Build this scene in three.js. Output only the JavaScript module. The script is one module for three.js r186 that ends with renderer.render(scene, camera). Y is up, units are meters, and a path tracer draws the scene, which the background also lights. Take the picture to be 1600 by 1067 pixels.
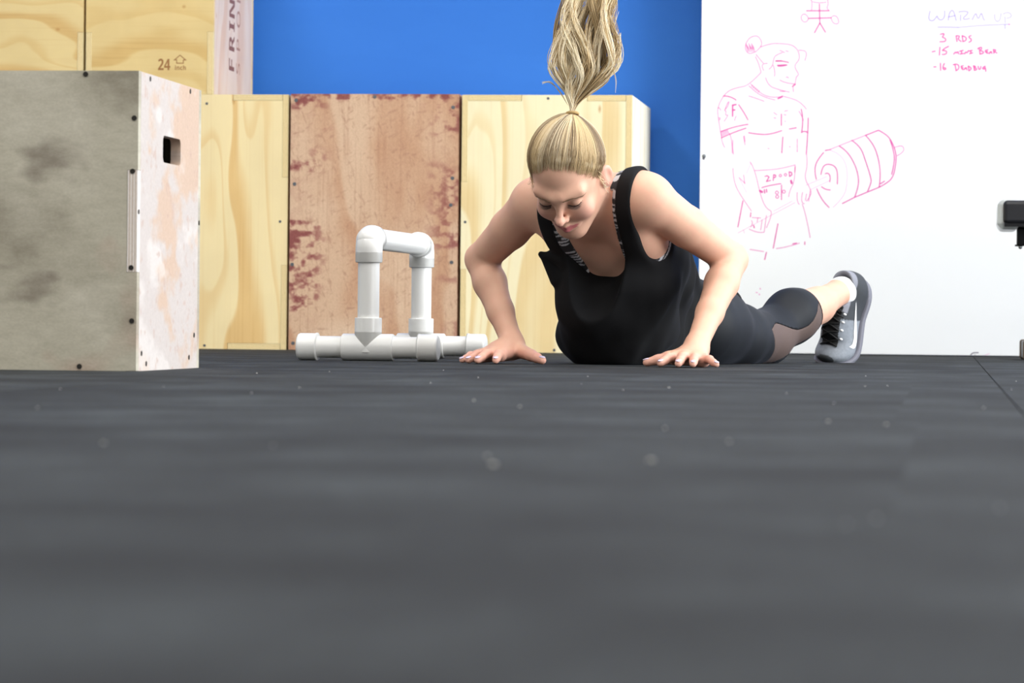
import * as THREE from 'three';
import { mergeGeometries } from 'three/addons/utils/BufferGeometryUtils.js';
import { RoundedBoxGeometry } from 'three/addons/geometries/RoundedBoxGeometry.js';
import { RectAreaLightUniformsLib } from 'three/addons/lights/RectAreaLightUniformsLib.js';

RectAreaLightUniformsLib.init();
const scene = new THREE.Scene();
const renderer = new THREE.WebGLRenderer({ antialias: true });
renderer.toneMapping = THREE.LinearToneMapping;
renderer.toneMappingExposure = 1.25;
renderer.shadowMap.enabled = true;

// ---------------------------------------------------------------- camera: long lens lying almost on the floor, turned 7.3 degrees to the left
const FOCAL = 5300, CAMERA_HEIGHT = 0.09, YAW = THREE.MathUtils.degToRad(7.3);
const camera = new THREE.PerspectiveCamera(2 * Math.atan(533.5 / FOCAL) * 180 / Math.PI, 1600 / 1067, 0.05, 100);
camera.position.set(0, CAMERA_HEIGHT, 0);
camera.rotation.set(-Math.atan(30.5 / FOCAL), YAW, 0.0105, 'YXZ');
camera.focus = 7.3;
camera.userData.fStop = 10;

// ---------------------------------------------------------------- daylight and lamps
scene.background = new THREE.Color(0.85, 0.93, 1.0);          // overcast sky seen through the bay door
scene.backgroundIntensity = 1.5;
const ROOM = { left: -7, right: 4.2, back: -10.64, front: 4, top: 4.2 };
const BAY = { z0: -9.6, z1: -3.0, y1: 3.3 };                  // the open bay door in the right wall
function areaLight(name, color, intensity, w, h, pos, target) {
  const l = new THREE.RectAreaLight(color, intensity, w, h);
  l.name = name; l.position.set(...pos); l.lookAt(...target); scene.add(l); return l;
}
areaLight('bay_daylight', new THREE.Color(0.95, 0.98, 1.0), 5.2, BAY.z1 - BAY.z0, BAY.y1, [ROOM.right - 0.02, BAY.y1 / 2, (BAY.z0 + BAY.z1) / 2], [-10, BAY.y1 / 2, (BAY.z0 + BAY.z1) / 2]);
const LAMP_INTENSITY = 46, LAMPS = [[-3.6, -7.6], [-0.6, -7.6], [2.4, -7.6], [-3.6, -4.2], [-0.6, -4.2], [2.4, -4.2], [-3.6, -0.6], [-0.6, -0.6], [2.4, -0.6]];

// ---------------------------------------------------------------- helpers
const used = new Map();
const numbered = (n) => { const k = used.get(n) ?? 0; used.set(n, k + 1); return k ? `${n}_${String(k).padStart(3, '0')}` : n; };
function setData(o, label, category, group) { o.userData.label = label; o.userData.category = category; if (group) o.userData.group = group; return o; }
function shade(o) { o.traverse((m) => { if (m.isMesh) { m.castShadow = true; m.receiveShadow = true; } }); return o; }
function thing(name, label, category, pos = [0, 0, 0], turn = 0, group) {
  const o = new THREE.Group(); o.name = numbered(name); o.position.set(...pos); o.rotation.y = turn; scene.add(o);
  return setData(o, label, category, group);
}
function part(name, geo, mat, parent) {
  const g = Array.isArray(geo) ? (geo.length > 1 ? mergeGeometries(geo.map((x) => (x.index ? x.toNonIndexed() : x))) : geo[0]) : geo;
  const m = new THREE.Mesh(g, mat); m.name = name; m.castShadow = m.receiveShadow = true; parent.add(m); return m;
}
function struct(name, geo, mat) { const m = part(name, geo, mat, scene); m.userData.kind = 'structure'; return m; }
function box(x0, x1, y0, y1, z0, z1) { const g = new THREE.BoxGeometry(x1 - x0, y1 - y0, z1 - z0); g.translate((x0 + x1) / 2, (y0 + y1) / 2, (z0 + z1) / 2); return g; }
function rng(seed) { let s = seed >>> 0; return () => { s = (s + 0x6D2B79F5) | 0; let t = Math.imul(s ^ (s >>> 15), 1 | s); t = (t + Math.imul(t ^ (t >>> 7), 61 | t)) ^ t; return ((t ^ (t >>> 14)) >>> 0) / 4294967296; }; }
const clamp = (x, a = 0, b = 1) => Math.min(b, Math.max(a, x));
const lerp = (a, b, t) => a + (b - a) * t;
const smooth = (a, b, x) => { const t = clamp((x - a) / (b - a)); return t * t * (3 - 2 * t); };
const mix3 = (a, b, t) => [lerp(a[0], b[0], t), lerp(a[1], b[1], t), lerp(a[2], b[2], t)];
function hash2(i, j, s) { let h = Math.imul(i, 374761393) ^ Math.imul(j, 668265263) ^ Math.imul(s, 1274126177); h = Math.imul(h ^ (h >>> 13), 1274126177); return ((h ^ (h >>> 16)) >>> 0) / 4294967296; }
function noise2(x, y, s = 0) {
  const i = Math.floor(x), j = Math.floor(y); let u = x - i, v = y - j; u = u * u * (3 - 2 * u); v = v * v * (3 - 2 * v);
  return lerp(lerp(hash2(i, j, s), hash2(i + 1, j, s), u), lerp(hash2(i, j + 1, s), hash2(i + 1, j + 1, s), u), v);
}
function fbm(x, y, s = 0, o = 4) { let a = 0.5, t = 0, n = 0; for (let k = 0; k < o; k++) { t += a * noise2(x, y, s + k * 17); n += a; x *= 2.03; y *= 2.03; a *= 0.5; } return t / n; }
function hash3(i, j, k) { let h = Math.imul(i, 374761393) ^ Math.imul(j, 668265263) ^ Math.imul(k, 2147483647 - 1640531527); h = Math.imul(h ^ (h >>> 13), 1274126177); return ((h ^ (h >>> 16)) >>> 0) / 4294967296; }
function noise3(x, y, z) {
  const i = Math.floor(x), j = Math.floor(y), k = Math.floor(z); let u = x - i, v = y - j, w = z - k; u = u * u * (3 - 2 * u); v = v * v * (3 - 2 * v); w = w * w * (3 - 2 * w);
  const L = (kk) => lerp(lerp(hash3(i, j, kk), hash3(i + 1, j, kk), u), lerp(hash3(i, j + 1, kk), hash3(i + 1, j + 1, kk), u), v);
  return lerp(L(k), L(k + 1), w);
}
function makeTex(w, h, fn, srgb = true) {
  const d = new Uint8Array(w * h * 4);
  for (let j = 0; j < h; j++) for (let i = 0; i < w; i++) { const c = fn((i + 0.5) / w, (j + 0.5) / h), k = (j * w + i) * 4; d[k] = clamp(c[0], 0, 255); d[k + 1] = clamp(c[1], 0, 255); d[k + 2] = clamp(c[2], 0, 255); d[k + 3] = 255; }
  const t = new THREE.DataTexture(d, w, h); t.magFilter = THREE.LinearFilter; t.minFilter = THREE.LinearMipmapLinearFilter; t.generateMipmaps = true;
  t.wrapS = t.wrapT = THREE.RepeatWrapping; if (srgb) t.colorSpace = THREE.SRGBColorSpace; t.needsUpdate = true; return t;
}
const std = (o) => new THREE.MeshStandardMaterial(o);
const phys = (o) => new THREE.MeshPhysicalMaterial(o);
const lin = (r, g, b) => new THREE.Color().setRGB(r, g, b);
// ---------------------------------------------------------------- the room
const paint = (r, g, b, seed, rough = 0.75) => std({ color: 0xffffff, roughness: rough, map: makeTex(512, 512, (u, v) => { const n = (fbm(u * 40, v * 40, seed, 3) - 0.5) * 5 + (fbm(u * 5, v * 5, seed + 9, 3) - 0.5) * 7; return [r + n, g + n, b + n]; }) });
const blueMat = paint(42, 114, 208, 3), whiteMat = paint(226, 225, 221, 5), ceilMat = paint(232, 232, 230, 6), concreteMat = paint(120, 118, 114, 8, 0.9);
const T = 0.15;
struct('wall_back', box(ROOM.left - T, ROOM.right + T, -0.1, ROOM.top, ROOM.back - T, ROOM.back), blueMat);
struct('wall_left', box(ROOM.left - T, ROOM.left, -0.1, ROOM.top, ROOM.back, ROOM.front), whiteMat);
struct('wall_front', box(ROOM.left - T, ROOM.right + T, -0.1, ROOM.top, ROOM.front, ROOM.front + T), whiteMat);
struct('wall_right', [
  box(ROOM.right, ROOM.right + T, -0.1, ROOM.top, ROOM.back, BAY.z0), box(ROOM.right, ROOM.right + T, -0.1, ROOM.top, BAY.z1, ROOM.front),
  box(ROOM.right, ROOM.right + T, BAY.y1, ROOM.top, BAY.z0, BAY.z1)], whiteMat);
struct('ceiling', box(ROOM.left - T, ROOM.right + T, ROOM.top, ROOM.top + T, ROOM.back - T, ROOM.front + T), ceilMat);
struct('ground_outside', box(ROOM.right + T, 16, -0.2, -0.02, -16, 8), concreteMat);

// rubber mats, each a piece of the floor
const floor = struct('floor', box(ROOM.left, ROOM.right + T, -0.1, -0.0125, ROOM.back, ROOM.front), concreteMat);
const rubberTex = makeTex(1024, 1024, (u, v) => {
  const sp = hash2(Math.floor(u * 1024), Math.floor(v * 1024), 4), patch = fbm(u * 7, v * 7, 21, 5), scuff = fbm(u * 26, v * 9, 31, 3);
  let c = 37 + (patch - 0.5) * 60 + (scuff - 0.5) * 20 + (fbm(u * 300, v * 300, 41, 2) - 0.5) * 26;
  if (sp > 0.992) c += 45;
  return [c * 0.985, c, c * 1.01];
});
const rubberMats = [0.94, 1.0, 1.07].map((k) => phys({ specularIntensity: 0.45, map: rubberTex, color: lin(0.83 * k, 0.94 * k, 1.0 * k), roughness: 0.88, bumpMap: rubberTex, bumpScale: 0.0012 }));
{
  const mw = 1.22, md = 1.83, g = 0.002, r = rng(5);
  for (let i = 0, x0 = ROOM.left; x0 < ROOM.right + T - 0.01; i++) {
    const x1 = Math.min(i ? x0 + mw : x0 + 0.98, ROOM.right + T);
    for (let k = 0, z1 = ROOM.back; z1 < ROOM.front - 0.01; k++) {
      const z2 = Math.min(z1 + md, ROOM.front);
      const geo = box(x0 + g / 2, x1 - g / 2, -0.0125, 0, z1 + g / 2, z2 - g / 2), uv = geo.attributes.uv, p = geo.attributes.position, ou = r(), ov = r();
      for (let n = 0; n < uv.count; n++) uv.setXY(n, p.getX(n) / 1.3 + ou, p.getZ(n) / 1.3 + ov);
      part('rubber_mat', geo, rubberMats[Math.floor(r() * 3)], floor);
      z1 = z2;
    }
    x0 = x1;
  }
}
// pale lint and chalk crumbs lying on the rubber
{
  const r = rng(77), geos = [], base = new THREE.IcosahedronGeometry(1, 1);
  const put = (x, z, s) => { const g = base.clone(); g.scale(s, s * 0.5, s * (0.7 + r() * 0.6)); g.rotateY(r() * 6); g.translate(x, s * 0.4, z); geos.push(g); };
  for (let k = 0; k < 70; k++) { const dz = 1.2 + Math.pow(r(), 0.7) * 8.6, x = -dz * Math.tan(YAW) + (r() - 0.5) * 0.34 * dz; if (dz > 6.3 || (x < -1.2 && dz > 5)) continue; put(x, -dz, 0.0006 + r() * 0.0008); }
  put(-0.36, -1.24, 0.0016); put(-0.28, -2.1, 0.0022); put(-0.19, -2.2, 0.0022);
  const m = part('chalk_crumbs', geos, std({ color: 0xcfcdc6, roughness: 0.95 }), scene);
  m.userData.kind = 'stuff'; setData(m, 'pale chalk crumbs and lint scattered over the black rubber floor', 'chalk crumbs');
}
// ceiling fixtures (above the frame)
{
  const housing = std({ color: 0xd8d8d8, roughness: 0.5 }), glow = std({ color: 0xffffff, emissive: 0xffffff, emissiveIntensity: 6, roughness: 0.4 });
  for (const [x, z] of LAMPS) {
    const o = thing('ceiling_light', 'long white ceiling strip light with a glowing diffuser', 'ceiling light', [x, ROOM.top - 0.12, z], 0, 'strip lights on the ceiling');
    part('housing', new RoundedBoxGeometry(1.3, 0.09, 0.34, 2, 0.02).translate(0, 0.06, 0), housing, o);
    part('diffuser', new RoundedBoxGeometry(1.24, 0.03, 0.28, 2, 0.012), glow, o);
    areaLight('strip_lamp', new THREE.Color(1, 0.96, 0.9), LAMP_INTENSITY, 1.2, 0.24, [x, ROOM.top - 0.14, z], [x, 0, z]);
  }
}
// ---------------------------------------------------------------- plywood jump boxes
const WOOD = { pale: [[238, 218, 168], [222, 182, 118], [204, 158, 94]], cream: [[242, 230, 190], [228, 200, 144], [214, 180, 120]], honey: [[224, 198, 138], [212, 176, 110], [194, 152, 90]] };
function pineTex(seed, pal, { across = false, flame = 1, w = 512, h = 768 } = {}) {
  return makeTex(w, h, (u0, v0) => {
    const [u, v] = across ? [v0, u0] : [u0, v0];
    const warp = fbm(u * 2.6, v * 0.75, seed, 3) - 0.5, fine = fbm(u * 110, v * 2.5, seed + 3, 3), g = u * 2.4 + warp * 2.6 * flame + Math.pow(v - 0.5, 2) * 0.5 + (fbm(u * 9, v * 3, seed + 21, 2) - 0.5) * 0.16;
    const ring = g - Math.floor(g), band = smooth(0.55, 0.62, ring) * (1 - smooth(0.72, 0.98, ring)), band2 = smooth(0.15, 0.18, ring) * (1 - smooth(0.19, 0.3, ring));
    let c = mix3(pal[0], pal[1], clamp(band * 0.85 + band2 * 0.4)); c = mix3(c, pal[2], clamp((fine - 0.55) * 0.8) * (0.35 + band));
    const n = (fbm(u * 6, v * 6, seed + 8, 3) - 0.5) * 12; c = [c[0] + n, c[1] + n, c[2] + n * 0.8];
    for (let k = 0; k < 2; k++) { const kx = hash2(k, 1, seed), ky = hash2(k, 2, seed), d = Math.hypot((u - kx) * 1.6, (v - ky) * 1.0); if (d < 0.02) c = mix3(c, [176, 120, 62], 0.6 * (1 - d / 0.02)); }
    return c;
  });
}
function wornTex(seed) {   // handled plywood: rosy brown, dark red scuffs along its left and right side
  return makeTex(640, 960, (u, v) => {
    const warp = fbm(u * 2, v * 1.2, seed, 4) - 0.5, fine = fbm(u * 90, v * 5, seed + 3, 3), g = u * 2.4 + warp * 2.6, ring = g - Math.floor(g);
    let c = mix3([208, 174, 144], [192, 148, 116], smooth(0.3, 0.8, ring) * (1 - smooth(0.85, 1, ring)));
    c = mix3(c, [226, 200, 172], clamp((fbm(u * 3, v * 3, seed + 5, 4) - 0.45) * 2.2) * (0.4 + 0.6 * smooth(0.3, 0.9, 1 - v)));
    c = mix3(c, [150, 100, 78], clamp((fine - 0.55) * 1.4) * 0.5);
    const h = fbm(u * 24, v * 44, seed + 7, 4), row = smooth(0.5, 0.62, fbm(u * 1.5, v * 9, seed + 12, 2)), side = Math.max(smooth(0.28, 0.02, u), 0.5 * smooth(0.75, 0.98, u), 0.8 * smooth(0.965, 0.99, v));
    c = mix3(c, [124, 56, 56], 0.85 * clamp((h - 0.5 + side * 0.1) * 4) * clamp(row * side * 1.5 + side * 0.12));
    const sc = fbm(u * 70 + v * 40, v * 30 - u * 12, seed + 15, 3), sd = fbm(u * 30 - v * 46, v * 60, seed + 25, 3); c = mix3(c, [150, 104, 84], clamp((Math.max(sc, sd) - 0.66) * 5) * 0.34);
    const n = (fbm(u * 200, v * 200, seed + 20, 2) - 0.5) * 16; return [c[0] + n, c[1] + n, c[2] + n];
  });
}
function greyTex(seed) {   // weathered grey plywood with smudges and dents
  return makeTex(768, 640, (u, v) => {
    const a = fbm(u * 3, v * 3, seed, 5), b = fbm(u * 8, v * 6, seed + 4, 4), fine = fbm(u * 30, v * 60, seed + 6, 3);
    let c = mix3([186, 180, 162], [150, 143, 126], smooth(0.35, 0.7, a)); c = mix3(c, [204, 198, 182], clamp((b - 0.52) * 3) * 0.6);
    c = mix3(c, [112, 102, 90], clamp((fbm(u * 5 + 3, v * 7, seed + 9, 4) - 0.62) * 6) * 0.55); c = mix3(c, [168, 132, 116], clamp((fbm(u * 7, v * 5, seed + 11, 3) - 0.64) * 5) * 0.4);
    const n = (fine - 0.5) * 16 + (fbm(u * 220, v * 220, seed + 13, 2) - 0.5) * 14; return [c[0] + n, c[1] + n, c[2] + n];
  });
}
function patchTex(seed) {  // sanded, filled plywood: whitish skim with peach patches showing through
  return makeTex(512, 512, (u, v) => {
    const a = fbm(u * 2.4 + 4, v * 4.2, seed, 5), e = fbm(u * 12, v * 12, seed + 3, 3);
    let c = mix3([188, 178, 172], [190, 164, 144], smooth(0.48, 0.58, a + (e - 0.5) * 0.12)); c = mix3(c, [208, 201, 195], smooth(0.58, 0.68, fbm(u * 3, v * 5, seed + 7, 4)) * 0.6);
    c = mix3(c, [178, 150, 136], clamp((fbm(u * 30, v * 30, seed + 9, 3) - 0.66) * 6) * 0.6);
    const n = (fbm(u * 150, v * 150, seed + 13, 2) - 0.5) * 12; return [c[0] + n, c[1] + n, c[2] + n];
  });
}
const wood = (map, rough = 0.62) => std({ map, roughness: rough, bumpMap: map, bumpScale: 0.0006 });
const plyEdge = std({ roughness: 0.7, map: makeTex(64, 256, (u, v) => { const l = u * 7, k = Math.floor(l) % 2, n = (fbm(u * 30, v * 40, 3, 2) - 0.5) * 24, gap = Math.abs(l - Math.round(l)) < 0.1 ? -24 : 0; return k ? [222 + n + gap, 194 + n + gap, 138 + n + gap] : [238 + n + gap, 220 + n + gap, 170 + n + gap]; }) });
const plyEdgePale = std({ roughness: 0.7, map: makeTex(64, 256, (u, v) => { const l = u * 7, k = Math.floor(l) % 2, n = (fbm(u * 30, v * 40, 5, 2) - 0.5) * 26; return k ? [206 + n, 190 + n, 176 + n] : [232 + n, 224 + n, 218 + n]; }) });
const screwMat = std({ color: 0x7c8086, metalness: 0.85, roughness: 0.42 }), blackScrew = std({ color: 0x35322f, roughness: 0.55, metalness: 0.6 });
const PLY = 0.018;
function complement(iv, a, b) { const out = []; let s = a; for (const [p, q] of [...iv].sort((x, y) => x[0] - y[0])) { if (p > s + 1e-4) out.push([s, Math.min(p, b)]); s = Math.max(s, q); } if (s < b - 1e-4) out.push([s, b]); return out; }
function planarUV(g, axis, sizeU, sizeV, du, dv) {   // uv 0..1 across the face of the panel
  const p = g.attributes.position, uv = g.attributes.uv;
  for (let n = 0; n < p.count; n++) { const x = p.getX(n), y = p.getY(n), z = p.getZ(n); const [a, b] = axis === 'z' ? [x, y] : axis === 'x' ? [-z, y] : [x, -z]; uv.setXY(n, (a + du) / sizeU, (b + dv) / sizeV); }
  return g;
}
// rightTabs, leftTabs: [from, to] heights where the side panel comes through the front face; topTabs: [from, to] along x where the top comes through
function plyoBox(o, { w, h, d, front, side, top, rightTabs = [], leftTabs = [], topTabs = [], bottomTabs = [], sideFrontTabs, edge = plyEdge, hole, screws = [], sideScrews = [], screw = screwMat, screwR = 0.004 }) {
  const t = PLY, g = 0.0007, X = w / 2, Z = d / 2;
  const flush = (a, b) => [a + g, b - g];
  // front panel, notched for the tabs of its neighbours
  const F = [box(-X + t, X - t, t, h - t, Z - t, Z)];
  for (const [s, tabs] of [[1, rightTabs], [-1, leftTabs]]) for (const [a, b] of complement(tabs, 0, h)) { const [p, q] = flush(a, b); F.push(box(Math.min(s * X, s * (X - t)) , Math.max(s * X, s * (X - t)), Math.max(p, a === 0 ? 0 : p), b === h ? h : q, Z - t, Z)); }
  for (const [y0, y1, tabs] of [[h - t, h, topTabs], [0, t, bottomTabs]]) for (const [a, b] of complement(tabs, -X + t, X - t)) { const [p, q] = flush(a, b); F.push(box(a <= -X + t + 1e-6 ? a : p, b >= X - t - 1e-6 ? b : q, y0, y1, Z - t, Z)); }
  part('front_panel', F.map((q) => planarUV(q, 'z', w, h, X, 0)), front, o);
  part('back_panel', planarUV(box(-X, X, 0, h, -Z, -Z + t), 'z', w, h, X, 0), front, o);
  const tx = (b) => { const uv = b.attributes.uv, p = b.attributes.position; b.computeBoundingBox(); const bb = b.boundingBox, vert = bb.max.y - bb.min.y > bb.max.x - bb.min.x; for (let n = 0; n < uv.count; n++) { const u = (p.getX(n) - bb.min.x) / (bb.max.x - bb.min.x), v = (p.getY(n) - bb.min.y) / (bb.max.y - bb.min.y); uv.setXY(n, vert ? u : v, vert ? v : u); } return b; };
  for (const [s, tabs] of [[1, rightTabs], [-1, leftTabs]]) {
    const x0 = Math.min(s * X, s * (X - t)), x1 = Math.max(s * X, s * (X - t));
    let geos;
    if (hole && s === 1) {
      const sh = new THREE.Shape(); sh.moveTo(-Z + t, 0); sh.lineTo(Z - t - g, 0); sh.lineTo(Z - t - g, h); sh.lineTo(-Z + t, h); sh.closePath();
      const hp = new THREE.Path(), [hz0, hz1, hy0, hy1, r] = hole;
      hp.moveTo(hz0 + r, hy0); hp.lineTo(hz1 - r, hy0); hp.absarc(hz1 - r, hy0 + r, r, -Math.PI / 2, 0); hp.lineTo(hz1, hy1 - r); hp.absarc(hz1 - r, hy1 - r, r, 0, Math.PI / 2); hp.lineTo(hz0 + r, hy1); hp.absarc(hz0 + r, hy1 - r, r, Math.PI / 2, Math.PI); hp.lineTo(hz0, hy0 + r); hp.absarc(hz0 + r, hy0 + r, r, Math.PI, Math.PI * 1.5);
      sh.holes.push(hp);
      const e = new THREE.ExtrudeGeometry(sh, { depth: t, bevelEnabled: false, curveSegments: 8 }); e.rotateY(-Math.PI / 2); e.translate(X, 0, 0); geos = [e];
    } else geos = [box(x0, x1, 0, h, -Z + t, Z - t - g)];
    const p = part('side_panel', geos.map((q) => planarUV(q, 'x', d, h, Z, 0)), side, o);
    for (const [a, b] of tabs) part('tab', tx(box(x0 + g, x1, a, b, Z - t, Z + 0.0003)), edge, p);
  }
  const T2 = part('top_panel', planarUV(box(-X + t + g, X - t - g, h - t, h, -Z + t, Z - t - g), 'y', w, d, X, Z), top ?? front, o);
  for (const [a, b] of topTabs) part('tab', tx(box(a + g, b - g, h - t + g, h, Z - t, Z + 0.0003)), edge, T2);
  const B2 = part('bottom_panel', planarUV(box(-X + t + g, X - t - g, 0, t, -Z + t, Z - t - g), 'y', w, d, X, Z), top ?? front, o);
  for (const [a, b] of bottomTabs) part('tab', tx(box(a + g, b - g, 0, t - g, Z - t, Z + 0.0003)), edge, B2);
  const sg = new THREE.CylinderGeometry(screwR, screwR, 0.002, 12);
  for (const [x, y] of screws) { const m = part('screw', sg, screw, o); m.rotation.x = Math.PI / 2; m.position.set(x, y, Z); }
  for (const [z, y] of sideScrews) { const m = part('screw', sg, screw, o); m.rotation.z = Math.PI / 2; m.position.set(X, y, z); }
  return o;
}
const rowZ = -9.97;
{ // pale box at the left end of the row
  const o = thing('plyo_box', 'pale pine plywood jump box standing upright under the stacked boxes', 'box', [-1.9576 - 0.254, 0, rowZ - 0.305], 0, 'plywood boxes along the wall');
  plyoBox(o, { w: 0.508, h: 0.762, d: 0.61, front: wood(pineTex(11, WOOD.pale)), side: wood(pineTex(12, WOOD.cream)), rightTabs: [[0, 0.252], [0.515, 0.762]], leftTabs: [[0, 0.25], [0.515, 0.762]], topTabs: [[0.085, 0.236]], bottomTabs: [[0.075, 0.236]], screws: [[0.005, 0.735], [0.232, 0.383], [-0.04, 0.01], [0.005, 0.01]] });
}
{ // worn box
  const o = thing('plyo_box', 'worn rosy brown plywood jump box with dark red scuffs between two pale boxes', 'box', [(-1.9518 - 1.4399) / 2, 0, rowZ - 0.30], 0, 'plywood boxes along the wall');
  const w = 0.5075; plyoBox(o, { w, h: 0.764, d: 0.61, front: wood(wornTex(31), 0.58), side: wood(wornTex(33)), screws: [[-0.238, 0.745], [0.0, 0.756], [0.236, 0.725], [-0.24, 0.495], [0.236, 0.515], [0.232, 0.435], [-0.245, 0.255], [0.236, 0.265], [-0.24, 0.02], [0.236, 0.02]], screwR: 0.0055 });
}
{ // cream box at the right end
  const o = thing('plyo_box', 'cream plywood jump box at the end of the row beside the bare blue wall', 'box', [(-1.4331 - 0.9269) / 2, 0, rowZ - 0.305], 0, 'plywood boxes along the wall');
  const tx = pineTex(47, WOOD.cream, { flame: 1.2 });
  plyoBox(o, { w: 0.506, h: 0.762, d: 0.625, front: wood(tx), side: wood(pineTex(52, [[250, 244, 222], [244, 230, 196], [232, 212, 170]])), rightTabs: [[0.0, 0.24], [0.5, 0.762]], leftTabs: [[0, 0.245], [0.505, 0.762]], topTabs: [[-0.235, -0.075], [0.12, 0.235]], screws: [[0.004, 0.752], [-0.24, 0.385], [0.03, 0.008], [0.21, 0.4]] });
}
// boxes lying on top of the row
function stampTex(base, w, h, draw) {   // the panel's grain with burnt-in print
  const c = document.createElement('canvas'); c.width = w; c.height = h; const x = c.getContext('2d'), im = x.createImageData(w, h), src = base.image;
  for (let j = 0; j < h; j++) for (let i = 0; i < w; i++) { const sx = Math.floor(i / w * src.width), sy = Math.floor((1 - (j + 0.5) / h) * src.height), k = (sy * src.width + sx) * 4, q = (j * w + i) * 4; for (let n = 0; n < 3; n++) im.data[q + n] = src.data[k + n]; im.data[q + 3] = 255; }
  x.putImageData(im, 0, 0); draw(x, w, h);
  const t = new THREE.CanvasTexture(c); t.colorSpace = THREE.SRGBColorSpace; return t;
}
{
  const w = 0.391, h = 0.56, d = 0.585, xr = -2.1892;
  const front = stampTex(pineTex(61, WOOD.honey, { across: true, flame: 0.7, w: 768, h: 1024 }), 768, 1024, (x, W, H) => {
    const mx = (m) => (m + w / 2) / w * W, my = (m) => (1 - m / h) * H; x.fillStyle = '#9a6a3c'; x.strokeStyle = '#9a6a3c';
    x.font = 'bold 86px sans-serif'; x.save(); x.translate(mx(0.026), my(0.072)); x.scale(0.82, 1); x.fillText('24', 0, 0); x.restore();
    x.font = 'bold 34px sans-serif'; x.fillText('inch', mx(0.078), my(0.073));
    x.lineWidth = 5; x.beginPath(); const px = mx(0.0945), py = my(0.117); x.moveTo(px, py); x.lineTo(px + 34, py + 26); x.lineTo(px + 20, py + 26); x.lineTo(px + 20, py + 44); x.lineTo(px - 20, py + 44); x.lineTo(px - 20, py + 26); x.lineTo(px - 34, py + 26); x.closePath(); x.stroke();
  });
  const side = stampTex(pineTex(64, [[210, 192, 178], [202, 172, 152], [188, 152, 130]], { flame: 0.6, w: 768, h: 768 }), 1024, 1024, (x, W, H) => {
    x.fillStyle = '#7d5346';
    const row = (text, at, base, sx, sy, font) => [...text].forEach((ch, n) => { x.save(); x.translate(base * W, (1 - 0.082 / h) * H - at[n]); x.rotate(-Math.PI / 2); x.scale(sx, sy); x.font = font; x.fillText(ch, 0, 0); x.restore(); });
    row('FRINGE', [0, 111, 232, 298, 424, 550], 0.52, 1.3, 1.5, 'bold 128px sans-serif'); x.fillStyle = '#9c7464'; row('SPORT', [0, 128, 263, 400, 520], 0.665, 1.3, 1.15, '116px sans-serif');
  });
  const o = thing('plyo_box', 'plywood box lying on the row with a burnt-in 24 inch arrow mark', 'box', [xr - w / 2, 0.7625, rowZ - d / 2], 0, 'boxes stacked on top of the row');
  plyoBox(o, { w, h, d, front: wood(front), side: wood(side), rightTabs: [[0, 0.187], [0.37, h]], leftTabs: [[0, 0.185], [0.37, h]].map((q) => q), screws: [[0.185, 0.288], [-0.19, 0.288]] });
  const o2 = thing('plyo_box', 'plywood box with bold horizontal grain lying beside the stamped box', 'box', [xr - w - 0.008 - 0.254, 0.7625, rowZ - d / 2], 0, 'boxes stacked on top of the row');
  plyoBox(o2, { w: 0.508, h, d, front: wood(pineTex(71, [[226, 202, 144], [212, 174, 110], [196, 152, 92]], { across: true, flame: 1.3 })), side: wood(pineTex(74, WOOD.honey)), rightTabs: [[0, 0.186], [0.37, h]], screws: [[0.242, 0.288]] });
  const o3 = thing('plyo_box', 'pale pine plywood jump box at the hidden end of the row behind the grey box', 'box', [-1.9576 - 0.508 - 0.006 - 0.254, 0, rowZ - 0.305], 0, 'plywood boxes along the wall');
  plyoBox(o3, { w: 0.508, h: 0.762, d: 0.61, front: wood(pineTex(81, WOOD.pale)), side: wood(pineTex(12, WOOD.cream)) });
}
{ // weathered box in the foreground
  const w = 0.762, d = 0.485, h = 0.508;
  const o = thing('plyo_box', 'weathered grey plywood jump box with a hand hole standing apart on the rubber floor', 'box', [-1.359 - w / 2, 0, -5.608 - d / 2]);
  plyoBox(o, { w, h, d, front: wood(greyTex(91), 0.75), side: wood(patchTex(95), 0.7), edge: plyEdgePale, rightTabs: [[0.168, 0.34]], hole: [-0.078, 0.06, 0.362, 0.409, 0.012],
    screws: [[w / 2 - 0.007, 0.428], [w / 2 - 0.008, 0.085], [w / 2 - 0.092, 0.502], [w / 2 - 0.098, 0.007], [w / 2 - 0.009, 0.338], [w / 2 - 0.01, 0.175]], sideScrews: [[0.235, 0.27], [-0.232, 0.265], [0.16, 0.5], [-0.15, 0.5], [0.17, 0.012], [-0.16, 0.02], [0.205, 0.03], [-0.2, 0.06]], screw: blackScrew, screwR: 0.0045 });
}
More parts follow.
